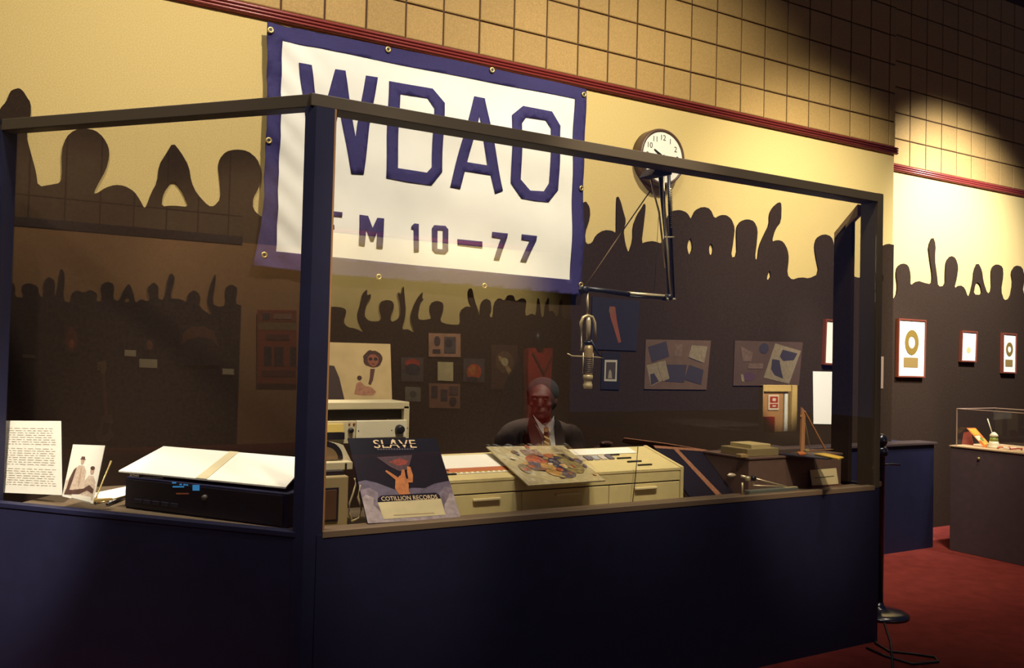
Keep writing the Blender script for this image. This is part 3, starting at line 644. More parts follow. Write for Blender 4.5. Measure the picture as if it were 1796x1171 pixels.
mag([(1362, 797), (1400, 793), (1478, 801), (1452, 806)], .002, M('mag_dark', (36, 36, 56), .4), 'dark blue magazine lying on the front edge of the box')
mag([(1428, 797), (1446, 795.5), (1480, 803), (1470, 806)], .010, M('mag_yellow', (196, 160, 60), .5), 'yellow magazine on top of the dark blue one')
mag([(1398, 794), (1408, 792.5), (1414, 797), (1402, 798)], .010, M('mag_orange', (180, 96, 50), .5), 'small orange leaflet beside the folding easel')
lump('carton_flap', 1300, 796, 1313, 803, YX+.02, .04, M('flap', (150, 124, 80), .7), 'tan carton flap sticking out left of the box', 'flap')
ez = thing('display_easel', (PY(1425, 790, YX+.12).x, YX+.12, ZB), 'empty wooden display easel standing on the box', 'easel')
wd = M('easel_wood', (176, 126, 84), .6)
YE = YX+.13
part('stile', prism(B(), [PY(1407, 714, YE), PY(1413, 722, YE), PY(1411, 792, YE), PY(1405, 792, YE)], (0, .012, 0)), wd, ez)
part('stile', tube(B(), [PY(1411, 721, YE), PY(1447, 787, YE)], .006, 8), wd, ez)
part('back_leg', tube(B(), [PY(1412, 742, YE+.02), PY(1421, 787, YE+.08)], .004, 8), M('leg_pale', (206, 190, 150), .6), ez)
part('peg', tube(B(), [PY(1405, 729, YE-.02), PY(1405, 729, YE+.02)], .006, 8), wd, ez)
lump('eraser', 1414, 788, 1420, 797, YX+.10, .02, M('eraser', (150, 136, 90), .7), 'small tan block at the foot of the easel', 'block', z0=ZB)

tr = thing('tool_tray', PY(1345, 865, 3.27), 'grey tray with chrome rods and clips in front of the brown box', 'tray')
tz = CL
p0, p1 = PZ(1305, 866, CL), PZ(1390, 862, CL)
part('tray', span(B(), (p0.x, 3.25, CL), (p0.x+.36, 3.29, CL+.022), .004), M('tray_grey', (96, 100, 92), .5), tr)
yT = 3.285
for a, b, r in (((1302, 846), (1302, 868), .005), ((1300, 835), (1325, 840), .008), ((1325, 839), (1380, 853), .004), ((1318, 843), (1324, 851), .003), ((1320, 851), (1378, 853), .004)):
    part('rod', tube(B(), [PY(*a, yT), PY(*b, yT)], r, 8), chrome, tr, True)
for a in ((1309, 839), (1319, 838)):
    p = PY(*a, yT-.01); part('clip', lathe(B(), p, [(.013, 0), (.013, .018), (.006, .02)], (0, -1, 0), 16), dark if a[0] > 1310 else chrome, tr, True)
lump('tube_cap', 1378, 853, 1400, 858, 3.255, .02, M('cap', (176, 160, 110), .6), 'small tan tube lying beside the grey tray', 'tube', z0=CL)
tag(link('spoon', lathe(B(), PY(1283, 833, 3.36), [(.001, -.03), (.011, -.015), (.012, 0), (.008, .02), (.001, .034)], (1, 0, -.05), 12), M('pale_metal', (226, 210, 180), .35, .4), smooth=True), 'shiny pale bobbin resting beside the dark record cover', 'bobbin')

# ================================================================== MICROPHONE AND BOOM
YK = 3.40
def K(x, y, d=0): return PY(x, y, YK+d)
bo = thing('boom_arm', K(1163, 298), 'chrome and black sprung boom arm hanging from the booth rail, holding the microphone', 'boom arm')
part('clamp', prism(B(), [K(1143, 306, -.09), K(1152, 293, -.09), K(1180, 296, -.09), K(1178, 306, -.09), K(1160, 309, -.09)], (0, .10, 0)), dark, bo)
part('upper_arm', tube(B(), [K(1158, 298), K(1160, 330), K(1169, 420), K(1175, 520)], .0115, 10), dark, bo, True)
part('upper_arm', tube(B(), [K(1163, 300, -.02), K(1166, 380, -.02), K(1177, 521, -.02)], .006, 8), chrome, bo, True)
part('upper_arm', tube(B(), [K(1173, 306, .02), K(1175, 380, .02), K(1181, 522, .02)], .009, 10), dark, bo, True)
part('strut', tube(B(), [K(1140, 305), K(1146, 335), K(1156, 372), K(1167, 470)], .005, 8), chrome, bo, True)
part('bracket', tube(B(), [K(1166, 416, -.02), K(1182, 416, -.02)], .005, 8), chrome, bo, True)
bm = B(); pts = []
for k in range(90):
    f = k/89; c = K(1176+3*f, 330+70*f, .0); pts.append(c+V((math.cos(k*1.4)*.007, math.sin(k*1.4)*.007, 0)))
tube(bm, pts, .0018, 5); part('spring', bm, chrome, bo, True)
part('elbow', lathe(B(), K(1177, 521, -.04), [(.014, 0), (.017, .01), (.017, .05), (.014, .06)], (0, 1, 0), 16), dark, bo, True)
part('elbow_nut', tube(B(), [K(1170, 524, -.03), K(1184, 525, -.03)], .007, 8), chrome, bo, True)
part('lower_arm', tube(B(), [K(1028, 506), K(1060, 510), K(1103, 516)], .0125, 12), dark, bo, True)
part('lower_arm_sleeve', tube(B(), [K(1101, 514), K(1174, 520)], .0085, 12), chrome, bo, True)
part('lower_rod', tube(B(), [K(1100, 519), K(1170, 524)], .005, 8), dark, bo, True)
part('end_joint', lathe(B(), K(1029, 508, -.02), [(.012, 0), (.02, .006), (.02, .04), (.012, .046)], (0, 1, 0), 18), dark, bo, True)
part('tension_cable', tube(B(), [K(1028, 500), K(1085, 415), K(1141, 334)], .003, 6), M('cable_brown', (120, 96, 66), .6), bo, True)
part('thin_wire', tube(B(), [K(1155, 380, .01), K(1151, 450, .01), K(1147, 515, .01)], .0012, 5), dark, bo, True)
part('drop_rod', tube(B(), [K(1030, 512), K(1031, 553)], .006, 8), chrome, bo, True)
mi = thing('microphone', K(1030, 615), 'large chrome studio microphone hanging in its cradle at the end of the boom', 'microphone')
K0 = K(1032, 600); px = (K(1042, 600)-K(1032, 600)).length/10
mc = M('mic_metal', (190, 172, 128), .35, .3, spec=.7)
def mz(y): return K(1031, y).z
xm_ = K0.x
part('cradle', tube(B(), [K(1020, 615), K(1019, 566), K(1023, 556), K(1031, 553), K(1039, 556), K(1043, 566), K(1044, 600)], .0075, 8), mc, mi, True)
part('stem', lathe(B(), (xm_-.002, YK, mz(602)), [(.012, 0), (.012, mz(562)-mz(602)), (.006, mz(556)-mz(602))], n=16), chrome, mi, True)
part('yoke', tube(B(), [K(1036, 596), K(1050, 622), K(1057, 626)], .005, 8), dark, mi, True)
part('cross_bar', tube(B(), [K(995, 620), K(1003, 624), K(1058, 627)], .0032, 8), mc, mi, True)
part('collar', lathe(B(), (xm_, YK, mz(604)), [(.015, 0), (.02, .004), (.02, .014), (.012, .018)], n=18), dark, mi, True)
prof = [(.020, 0)]; z = 0; zt_, zb2 = mz(604), mz(656)
part('body', lathe(B(), (xm_+.001, YK, mz(657)), [(.021, 0), (.0225, .004), (.0225, zt_-zb2-.02), (.017, zt_-zb2)], n=24), M('mic_body', (150, 128, 88), .4, .25), mi, True)
for k in range(8):
    z = mz(652)+k*.0075*1.25; part('rib', lathe(B(), (xm_+.001, YK, z), [(.0235, 0), (.0245, .0015), (.0235, .003)], n=24), dark, mi, True)
hh = mz(657)-mz(681)
part('grille_head', lathe(B(), (xm_+.001, YK, mz(681)), [(.019, 0), (.023, .003), (.023, hh*.3), (.020, hh*.36), (.020, hh*.62), (.0245, hh*.7), (.0245, hh*.95), (.021, hh)], n=24), mc, mi, True)
for sx in (-1, 1): part('side_rod', tube(B(), [V((xm_+sx*.028, YK, mz(618))), V((xm_+sx*.028, YK, mz(655)))], .003, 6), mc, mi, True)

# ================================================================== PICTURES ON THE REAL WALL
YPc = WS-.002
def wpic(name, tl, tr, br, bl, label, cat, mat, Y=None, th=.006, m=None, group=None, plane=None):
    Y = YPc if Y is None else Y
    pl = plane or (lambda x, y: PY(x, y, Y))
    t0, t1, b1, b0 = pl(*tl), pl(*tr), pl(*br), pl(*bl); n = V((0, -1, 0))
    f = m or (lambda p: p); t = thing(name, f((b0+b1)/2), label, cat, group)
    part('board', prism(B(), [f(p) for p in (t0, t1, b1, b0)], f(n*th)-f(V((0, 0, 0)))), mat, t)
    qm = quad_map(t0, t1, b1, b0); q2 = lambda u, v: qm(u, v)+n*th
    return t, q2, n
def dim_(c, k): return tuple(max(0, x*k) for x in c)
t, q, n = wpic('poster', (545, 599), (684, 603), (687, 703), (545, 703), 'cream poster of a person with round hair and a tie, above the meter rack', 'poster', M('poster_cream', (204, 176, 124), .6, noise=(12, .1)))
hp = M('hair_print', (74, 46, 38), .7, noise=(60, .4)); random.seed(9)
decal('printed_hair', q, [(.765+(.125+random.uniform(-.008, .012))*math.cos(k*.2618), .27+(.15+random.uniform(-.01, .014))*math.sin(k*.2618)) for k in range(24)], n, hp, t, .0004, .0003)
decal('printed_face', q, [(.70, .24), (.74, .19), (.80, .19), (.84, .25), (.835, .33), (.80, .39), (.765, .41), (.73, .38), (.70, .32)], n, M('face_print', (140, 82, 60), .7, noise=(60, .15)), t, .0008, .0003)
for cx in (.735, .80): decal('printed_glasses', q, ell(cx, .27, .026, .03, 10), n, M('glasses_print', (50, 32, 30), .7), t, .0012, .0003)
decal('printed_mouth', q, ell(.768, .355, .02, .012, 10), n, M('mouth_print', (100, 50, 44), .7), t, .0012, .0003)
decal('printed_tie', q, [(.73, .44), (.79, .44), (.76, .64), (.73, .72), (.70, .70), (.72, .60)], n, M('tie_print', (92, 60, 50), .7), t, .0008, .0003)
decal('printed_shirt', q, [(.52, .88), (.55, .70), (.60, .66), (.66, .74), (.74, .76), (.80, .84), (.76, .90), (.60, .90)], n, M('shirt_print', (172, 120, 92), .7, noise=(60, .25)), t, .0004, .0003)
decal('printed_microphone', q, ell(.59, .60, .03, .04), n, M('hair_print', (66, 40, 34), .7), t, .0012, .0003)
decal('printed_shoulder', q, [(.12, .38), (.28, .40), (.34, .60), (.40, .97), (.12, .97)], n, M('shoulder_print', (70, 54, 50), .7), t, .0004, .0003)
t, q, n = wpic('poster', (1038, 520), (1121, 527), (1116, 615), (1036, 612), 'dark square portrait with a thin reddish figure, right of the microphone', 'poster', M('poster_black', (36, 34, 48), .5))
decal('printed_figure', q, [(.36, .16), (.48, .16), (.52, .40), (.64, .84), (.58, .86), (.44, .50), (.38, .36)], n, M('figure_red', (120, 62, 46), .7), t, .0004, .0003)
decal('printed_face', q, ell(.40, .24, .05, .07), n, M('figure_face', (110, 72, 52), .7), t, .0008, .0003)
t, q, n = wpic('framed_photo', (1055, 618), (1087, 618), (1085, 683), (1053, 682), 'small black framed photo with a white mat, just right of the microphone head', 'picture', M('frame_black', (30, 28, 40), .5))
decal('mat', q, R(.16, .20, .84, .78), n, M('mat_white', (170, 162, 146), .7), t, .0004, .0003)
decal('photo', q, R(.24, .26, .76, .72), n, M('photo_dark', (62, 54, 52), .6), t, .0008, .0003)
decal('printed_figure', q, [(.36, .70), (.40, .5), (.46, .46), (.54, .52), (.58, .70)], n, M('photo_light', (140, 130, 110), .6), t, .0012, .0003)
cm = M('collage_board', (88, 66, 54), .7, noise=(20, .1))
t, q, n = wpic('photo_collage', (1132, 595), (1246, 597), (1238, 683), (1129, 682), 'brown board of snapshots arranged around a fan, nearer the microphone', 'collage', cm)
D_, Lt, Md = M('snap_dark', (50, 44, 58), .6), M('snap_light', (122, 108, 88), .6, noise=(60, .2)), M('snap_mid', (96, 76, 66), .6, noise=(60, .3))
for poly, mt in [([(.03, .15), (.30, .03), (.36, .34), (.10, .46)], D_), (ell(.20, .26, .05, .09), M('snap_red', (130, 70, 54), .6)), (R(.44, .08, .55, .34), Md), ([(.70, .10), (.95, .12), (.92, .46), (.66, .34)], Lt), ([(.68, .28), (.82, .10), (.84, .20), (.93, .20), (.88, .46), (.66, .36)], D_),
                 ([(.02, .52), (.20, .46), (.28, .82), (.10, .94)], Lt), ([(.08, .70), (.14, .68), (.22, .84), (.10, .92)], D_), ([(.17, .46), (.30, .42), (.38, .78), (.28, .84)], Lt), ([(.32, .50), (.64, .50), (.62, .86), (.32, .84)], D_), (ell(.47, .62, .07, .10), Lt), ([(.68, .50), (.92, .60), (.90, .90), (.62, .80)], D_), (ell(.76, .66, .05, .07), Md)]:
    decal('snapshot', q, poly, n, mt, t, .0004+random.random()*.002, .0004)
t, q, n = wpic('photo_collage', (1288, 597), (1407, 600), (1400, 676), (1285, 676), 'brown board of snapshots with one large tilted picture, nearer the framed records', 'collage', M('collage_board_dark', (74, 54, 46), .7, noise=(20, .1)))
for poly, mt in [([(.58, .04), (.98, .20), (.84, .96), (.44, .82)], Lt), ([(.60, .12), (.66, .16), (.62, .34), (.56, .30)], D_), ([(.70, .18), (.93, .26), (.88, .42), (.72, .44), (.66, .34)], D_), ([(.55, .40), (.66, .42), (.70, .66), (.74, .84), (.60, .76), (.54, .62)], D_), ([(.80, .46), (.90, .44), (.86, .74), (.78, .78)], D_),
                 (ell(.42, .16, .07, .12), D_), ([(.08, .12), (.26, .26), (.24, .46), (.12, .46)], Md), (ell(.22, .80, .10, .10), M('snap_purple', (74, 50, 66), .6)), ([(.10, .74), (.14, .76), (.16, .92), (.12, .90)], Lt), (R(.20, .5, .42, .62), Md)]:
    decal('snapshot', q, poly, n, mt, t, .0004+random.random()*.002, .0004)
fw_ = M('frame_wood', (120, 62, 46), .4); wm = M('mat_bright', (246, 244, 238), .7)
def goldrec(tl, tr, br, bl, Y, label, group, big=True, name='framed_record'):
    Yf = Y-.022
    pl = lambda x, y: PY(x, y, Yf)
    t0, t1, b1, b0 = pl(*tl), pl(*tr), pl(*br), pl(*bl); t = thing(name, (b0+b1)/2, label, 'framed record', group)
    part('back_board', prism(B(), [t0, t1, b1, b0], (0, .02, 0)), fw_, t)
    qm = quad_map(t0, t1, b1, b0); wdt = .014/((t1-t0).length); hdt = .014/((t0-b0).length); n = V((0, -1, 0))
    for poly in (R(0, 0, 1, hdt), R(0, 1-hdt, 1, 1), R(0, hdt, wdt, 1-hdt), R(1-wdt, hdt, 1, 1-hdt)): decal('frame_bar', qm, poly, n, fw_, t, 0, .012)
    decal('mat', qm, R(wdt, hdt, 1-wdt, 1-hdt), n, wm, t, 0, .003)
    if big:
        W_, H_ = (t1-t0).length, (t0-b0).length; g = M('gold_disc', (150, 124, 60), .35, .3)
        decal('gold_disc', qm, ell(.5, .40, .25, .25*W_/H_*1.15, 28), n, g, t, .0035, .003, holes=[ell(.5, .40, .12, .12*W_/H_*1.15, 20)])
        decal('plaque', qm, R(.22, .66, .74, .83), n, M('plaque', (140, 116, 66), .5), t, .0035, .002)
    return t
goldrec((1575, 558), (1623, 561), (1621, 662), (1573, 661), WY2-.014, 'framed gold record on white mat, nearest the booth on the recessed wall', 'framed records', True)
t = goldrec((1686, 579), (1713, 581), (1711, 635), (1684, 634), WY2-.014, 'smaller framed award on white mat, second from the booth on the recessed wall', 'framed records', False)
decal('small_disc', quad_map(*[PY(*p, WY2-.036) for p in ((1686, 579), (1713, 581), (1711, 635), (1684, 634))]), ell(.5, .62, .14, .1), V((0, -1, 0)), M('disc_pale', (200, 190, 130), .5), t, .0035, .001)
goldrec((1758, 583), (1782, 585), (1781, 655), (1757, 654), WY2-.014, 'framed award at the far right edge of the recessed wall', 'framed records', True)
t = goldrec((1447, 559), (1481, 562), (1478, 641), (1444, 639), WS, 'framed award with white mat behind the glass at the booth end', 'framed records', False)
t = tag(link('notice', prism(B(), [PY(*p, WS-.004) for p in ((1426, 651), (1475, 652), (1471, 744), (1427, 743))], (0, .003, 0)), wm), 'plain white notice on the dark wall below the framed award, behind the glass', 'notice')
t = tag(link('wall_label', prism(B(), [PY(*p, WS-.004) for p in ((1541, 625), (1550, 625), (1549, 681), (1541, 681))], (0, .003, 0)), M('label_grey', (150, 126, 110), .7)), 'narrow tan wall label just right of the booth post', 'label')

# ================================================================== RIGHT: low cabinet, pedestal case, stanchion
lc = thing('low_cabinet', (6, 4.7, 0), 'low black cabinet running along the wall between booth and display case', 'cabinet')
part('body', span(B(), (4.6, 4.62, 0), (6.93, WS-.004, .88)), black, lc)
part('body_end', span(B(), (6.6, WS, 0), (6.93, WY2-.02, .88)), black, lc)
part('top', span(B(), (4.58, 4.60, .88), (6.95, WS-.004, .90), .003), M('cab_top', (70, 58, 60), .4), lc)
PXd = 6.97
pd = thing('display_pedestal', (7.3, 4.2, 0), 'brown pedestal display case at the right edge with an acrylic box on top', 'display case')
pm_ = M('pedestal', (78, 60, 64), .7, noise=(20, .1))
yb = PZ(1658, 965, 0).y
part('body', span(B(), (PXd, yb-1.3, 0), (PXd+.6, yb, .872), .003), pm_, pd)
part('top_board', span(B(), (PXd-.008, yb-1.31, .872), (PXd+.61, yb+.008, .884), .002), M('ped_top', (190, 160, 120), .6), pd)
p = PX(1717, 804, PXd); part('lock', lathe(B(), p, [(.012, 0), (.012, .008), (.008, .012)], (-1, 0, 0), 14), brass, pd, True)
za, zt3 = .884, 1.195
y1, y0 = yb-.04, yb-1.26
for a, b in (((PXd+.02, y0, za), (PXd+.024, y1, zt3)), ((PXd+.576, y0, za), (PXd+.58, y1, zt3)), ((PXd+.024, y1-.004, za), (PXd+.576, y1, zt3)), ((PXd+.024, y0, za), (PXd+.576, y0+.004, zt3)), ((PXd+.024, y0+.004, zt3-.004), (PXd+.576, y1-.004, zt3))):
    part('acrylic_panel', span(B(), a, b), ACRYL, pd)
em = M('acrylic_edge', (150, 126, 112), .4)
for a, b in (((PXd+.02, y0, zt3), (PXd+.02, y1, zt3)), ((PXd+.58, y0, zt3), (PXd+.58, y1, zt3)), ((PXd+.02, y1, za), (PXd+.02, y1, zt3)), ((PXd+.02, y1, zt3), (PXd+.58, y1, zt3))):
    part('acrylic_edge', tube(B(), [a, b], .0045, 6), em, pd)
XP = PXd+.16
t = thing('album_cover', PX(1722, 785, XP), 'orange and yellow album cover leaning inside the display case', 'album cover')
aa = [PX(1695, 750, XP), PX(1711, 750, XP+.02), PX(1738, 781, XP-.02), PX(1726, 785, XP-.04)]
nA = (aa[1]-aa[0]).cross(aa[3]-aa[0]).normalized(); nA = nA if nA.x < 0 else -nA
part('card', prism(B(), aa, -nA*.008), M('orange_cover', (214, 120, 50), .5), t)
qa = quad_map(*aa)
for i, (poly, c) in enumerate(((R(.15, .06, .9, .38), (226, 170, 60)), (R(.1, .42, .7, .66), (240, 230, 190)), (R(.35, .6, .95, .9), (232, 190, 90)), (ell(.6, .62, .15, .1), (120, 150, 70)))):
    decal('printed_patch', qa, poly, nA, M('patch_%d' % i, c, .5), t, .0006+.0004*i, .0004)
t = thing('album_cover', PX(1690, 783, XP), 'dark red sleeve behind the orange one in the display case', 'album cover')
part('card', prism(B(), [PX(1690, 758, XP+.08), PX(1702, 756, XP+.08), PX(1708, 785, XP+.03), PX(1686, 783, XP+.03)], (.006, 0, 0)), M('maroon', (130, 52, 40), .6), t)
fg = thing('figurine', PX(1742, 786, XP), 'small white and green figurine holding a thin wand, inside the display case', 'figurine')
f0 = PX(1743, 786, XP); hz = (PX(1743, 757, XP)-f0).length
wf = M('porcelain', (232, 224, 190), .4); gf = M('porcelain_green', (150, 160, 70), .4)
part('base', lathe(B(), (f0.x, f0.y, .884), [(.05, 0), (.05, .012), (.042, .02), (.045, .03), (.036, .045), (.034, .055)], n=20), wf, fg, True)
part('robe', lathe(B(), (f0.x, f0.y, .939), [(.034, 0), (.032, .02), (.026, .035)], n=20), gf, fg, True)
part('head', lathe(B(), (f0.x, f0.y, .974), [(.022, 0), (.034, .008), (.028, .022), (.014, .036), (.003, .042)], n=20), wf, fg, True)
part('wand', tube(B(), [(f0.x, f0.y+.01, .99), PX(1732, 734, XP)], .004, 6), wf, fg, True)
t = thing('ribbon', PX(1755, 790, XP), 'crumpled red and white ribbon at the foot of the figurine', 'ribbon')
for i, c in enumerate(((190, 90, 50), (236, 226, 200), (170, 60, 44))):
    pts = [V((f0.x-.02, f0.y-.07-.05*i+.02*math.sin(k*1.3), .889+.012*abs(math.sin(k*.9+i)))) + V((.02*k-.04, -.008*k, 0)) for k in range(7)]
    part('loop', tube(B(), pts, .006, 6), M('ribbon_%d' % i, c, .6), t, True)

st = thing('stanchion', (4.735, 3.498, 0), 'black barrier post with ball finial and round domed base beside the booth', 'barrier post')
sx, sy = 4.74, 3.52
bk = M('gloss_black', (30, 30, 44), .22, .0, spec=.8)
part('base', lathe(B(), (sx, sy, 0), [(.175, 0), (.18, .01), (.175, .02), (.13, .032), (.05, .045), (.035, .06), (.03, .08)], n=40), bk, st, True)
part('pole', lathe(B(), (sx, sy, .06), [(.027, 0), (.027, .95), (.03, .955)], n=20), bk, st, True)
part('collar', lathe(B(), (sx, sy, .98), [(.03, 0), (.042, .01), (.042, .05), (.03, .06)], n=20), bk, st, True)
part('finial', lathe(B(), (sx, sy, 1.04), [(.015, 0), (.03, .008), (.040, .03), (.041, .045), (.034, .065), (.018, .078), (.002, .083)], n=24), bk, st, True)
part('rope_hook', tube(B(), [(sx, sy, .93), (sx+.09, sy-.02, .93), (sx+.15, sy-.03, .925)], .006, 8), bk, st, True)
part('rope_hook', box(B(), PY(1541, 848, sy-.03), (.03, .02, .03)), M('hook_brown', (96, 76, 66), .5), st)
tag(link('cable', tube(tube(B(), [PZ(1529, 1090, .006), PZ(1536, 1128, .006), PZ(1560, 1142, .006), PZ(1600, 1146, .006), PZ(1640, 1152, .006), PZ(1646, 1160, .006), PZ(1600, 1164, .006), PZ(1552, 1150, .006), PZ(1520, 1136, .006)], .006, 6),
     [PZ(1551, 1092, .006), PZ(1562, 1125, .006), PZ(1567, 1178, .006)], .006, 6), dark, smooth=True), 'black cable looping on the red carpet in front of the barrier post', 'cable')

# ================================================================== THE SEATED PRESENTER
def remesh(name, builder, voxel, mat, parent, smooth_it=6):
    bm = bmesh.new(); builder(bm); me = bpy.data.meshes.new('tmp'); bm.to_mesh(me); bm.free()
    o = bpy.data.objects.new('tmp', me); C.objects.link(o)
    md = o.modifiers.new('r', 'REMESH'); md.mode = 'VOXEL'; md.voxel_size = voxel
    sm = o.modifiers.new('s', 'SMOOTH'); sm.iterations = smooth_it; sm.factor = .5
    bpy.context.view_layer.update()
    me2 = bpy.data.meshes.new_from_object(o.evaluated_get(bpy.context.evaluated_depsgraph_get())); bpy.data.objects.remove(o)
    bm = bmesh.new(); bm.from_mesh(me2); return part(name, bm, mat, parent, True)
def ellipsoid(bm, c, r, rot=None, sub=3):
    d = bmesh.ops.create_icosphere(bm, subdivisions=sub, radius=1)
    mt = Matrix.Translation(V(c)) @ (rot.to_4x4() if rot else Matrix.Identity(4)) @ Matrix.Diagonal(V((*r, 1)))
    bmesh.ops.transform(bm, matrix=mt, verts=d['verts'])
def limb(bm, a, b, r0, r1, n=14):
    tube(bm, [a, V(a).lerp(V(b), .5), b], r0, n, r1); ellipsoid(bm, a, (r0*1.02,)*3, sub=2); ellipsoid(bm, b, (r1*1.02,)*3, sub=2)
yD = 4.18
hc = PY(951, 703, yD)                      # head centre
face = (O-hc); face.z = 0; face.normalize(); face = (face+V((-.25, -.1, 0))).normalized()
rotz = Matrix.Rotation(math.atan2(face.y, face.x)+math.pi/2, 3, 'Z')   # local -Y is the face direction
neck = PY(951, 752, yD)
shl, shr = PY(890, 758, yD+.02), PY(1000, 750, yD-.02)
hip = V(((shl.x+shr.x)/2, yD+.10, .50)); chest = V(((shl.x+shr.x)/2, yD+.02, .98))
T = lambda x, y, z: hc+rotz@V((x, y, z))
P = thing('person', (hip.x, hip.y, 0), 'seated man in grey jacket, white shirt and striped tie behind the console', 'person')
skin = M('skin', (60, 34, 29), .65, noise=(40, .08))
elbL, elbR = V((shl.x-.05, shl.y-.10, .86)), V((shr.x+.06, shr.y-.08, .84))
haL, haR = V((shl.x+.02, 3.86, 1.02)), V((shr.x+.0, 3.86, 1.03))
def body(bm):
    ellipsoid(bm, hc+V((0, 0, .022)), (.077, .096, .098), rotz); ellipsoid(bm, T(0, -.022, -.055), (.058, .064, .062), rotz)
    ellipsoid(bm, T(0, -.086, -.088), (.026, .02, .02), rotz, 2)
    ellipsoid(bm, T(0, -.098, -.008), (.013, .02, .026), rotz, 2); ellipsoid(bm, T(0, -.106, -.024), (.018, .014, .011), rotz, 2)
    ellipsoid(bm, T(0, -.092, .034), (.06, .014, .012), rotz, 2)
    ellipsoid(bm, T(0, -.094, -.052), (.026, .012, .008), rotz, 2); ellipsoid(bm, T(0, -.090, -.064), (.023, .012, .008), rotz, 2)
    for s in (-1, 1):
        ellipsoid(bm, T(s*.078, .008, .0), (.010, .018, .03), rotz, 2); ellipsoid(bm, T(s*.043, -.062, -.018), (.024, .018, .018), rotz, 2)
    limb(bm, hc+V((0, .01, -.06)), neck+V((0, .03, -.06)), .058, .064)
    ellipsoid(bm, chest, (.17, .10, .20)); ellipsoid(bm, chest+V((0, 0, .14)), (.20, .08, .06)); ellipsoid(bm, (hip+chest)/2, (.15, .10, .22)); ellipsoid(bm, hip, (.17, .13, .12))
    for s, e, h in ((shl, elbL, haL), (shr, elbR, haR)):
        s = V((s.x, s.y, s.z-.04)); limb(bm, s, e, .05, .038); limb(bm, e, h, .038, .026)
        d = (h-e).normalized(); ellipsoid(bm, h+d*.05, (.042, .05, .018), sub=2)
        for k in range(4):
            a = h+d*.085+V(((k-1.5)*.021, 0, 0)); ln = (.026, .032, .03, .022)[k]
            limb(bm, a, a+d*ln+V((0, 0, -.004)), .0095, .009, 8); limb(bm, a+d*ln+V((0, 0, -.004)), a+d*ln*1.7+V((0, 0, -.018)), .009, .0075, 8)
        sg = 1 if s.x < chest.x else -1
        limb(bm, h+d*.03+V((sg*.035, 0, 0)), h+d*.07+V((sg*.062, 0, -.008)), .012, .0095, 8)
    for s in (-1, 1):
        kn = hip+V((s*.12, -.42, 0)); an = kn+V((0, .05, -.42)); limb(bm, hip+V((s*.09, 0, 0)), kn, .085, .06); limb(bm, kn, an, .055, .04); ellipsoid(bm, an+V((0, -.06, -.035)), (.045, .12, .04))
remesh('body', body, .0065, skin, P, 5)
jk = M('jacket_grey', (74, 60, 54), .85, noise=(40, .15))
def jacket(bm):
    ellipsoid(bm, chest+V((0, .005, -.02)), (.20, .125, .23)); ellipsoid(bm, (hip+chest)/2, (.19, .13, .26))
    ellipsoid(bm, chest+V((0, .012, .14)), (.235, .105, .085)); ellipsoid(bm, hip+V((0, 0, .05)), (.20, .15, .12))
    for s, e, h in ((shl, elbL, haL), (shr, elbR, haR)):
        s = V((s.x, s.y, s.z-.05)); limb(bm, s, e, .074, .056); limb(bm, e, e.lerp(h, .9), .055, .042)
remesh('jacket', jacket, .011, jk, P, 6)
hair = M('hair_black', (20, 18, 22), .9, noise=(200, .4), bump=.6)
def hairb(bm):
    ellipsoid(bm, hc+rotz@V((0, .022, .052)), (.094, .098, .085), rotz); ellipsoid(bm, hc+rotz@V((0, .05, .0)), (.084, .065, .07), rotz)
remesh('hair', hairb, .009, hair, P, 4)
for s in (-1, 1):
    part('eye', lathe(B(), T(s*.030, -.0905, .012), [(.010, 0), (.009, .004), (.002, .007)], rotz@V((0, -1, 0)), 12), M('eye_white', (58, 44, 38), .9, spec=.1), P, True)
    part('pupil', lathe(B(), T(s*.030, -.0975, .012), [(.004, 0), (.003, .0015)], rotz@V((0, -1, 0)), 10), dark, P, True)
sm_ = M('shirt_white', (236, 232, 222), .8); yS = yD-.150
def SH(x, y, d=0): return PY(x, y, yS+d)
def shirtpoly(name, pts, mat, d0, d1, th=.006):
    bm = B(); zs = [p[1] for p in pts]; zmn, zmx = min(zs), max(zs)
    Q = [SH(x, y, d0+(d1-d0)*(zmx-y)/(zmx-zmn)) for x, y in pts]; prism(bm, Q, (0, -th, 0)); return part(name, bm, mat, P)
shirtpoly('shirt', [(936, 742), (946, 752), (957, 762), (966, 752), (970, 742), (974, 760), (975, 786), (974, 800), (952, 800), (949, 770)], sm_, 0, .06)
shirtpoly('collar', [(934, 727), (939, 733), (949, 743), (957, 748), (952, 761), (944, 748)], sm_, -.006, .055)
shirtpoly('collar', [(971, 729), (970, 746), (963, 758), (957, 746), (966, 738)], sm_, -.006, .055)
tm = M('tie_gold', (150, 116, 60), .6, noise=(90, .3))
shirtpoly('tie_knot', [(953, 748), (961, 749), (960, 757), (955, 757)], tm, -.02, .02, .008)
shirtpoly('tie', [(955, 757), (960, 757), (965, 778), (966, 800), (955, 800), (953, 778)], tm, -.012, .02, .006)
for k in range(4): shirtpoly('tie_stripe', [(954, 763+k*9), (963, 768+k*9), (963.5, 771+k*9), (954, 766+k*9)], M('stripe', (214, 200, 150), .6), -.022, -.018, .002)
shirtpoly('lapel', [(929, 724), (938, 745), (948, 765), (951, 800), (936, 800), (925, 750)], jk, .0, .05)
shirtpoly('lapel', [(973, 732), (982, 740), (990, 770), (988, 800), (976, 800), (973, 765)], jk, .0, .05)
ch = thing('chair', (hip.x, hip.y, 0), 'dark swivel chair under the seated man', 'chair')
part('seat', span(B(), (hip.x-.22, hip.y-.28, .33), (hip.x+.22, hip.y+.18, .395), .01), dark, ch)
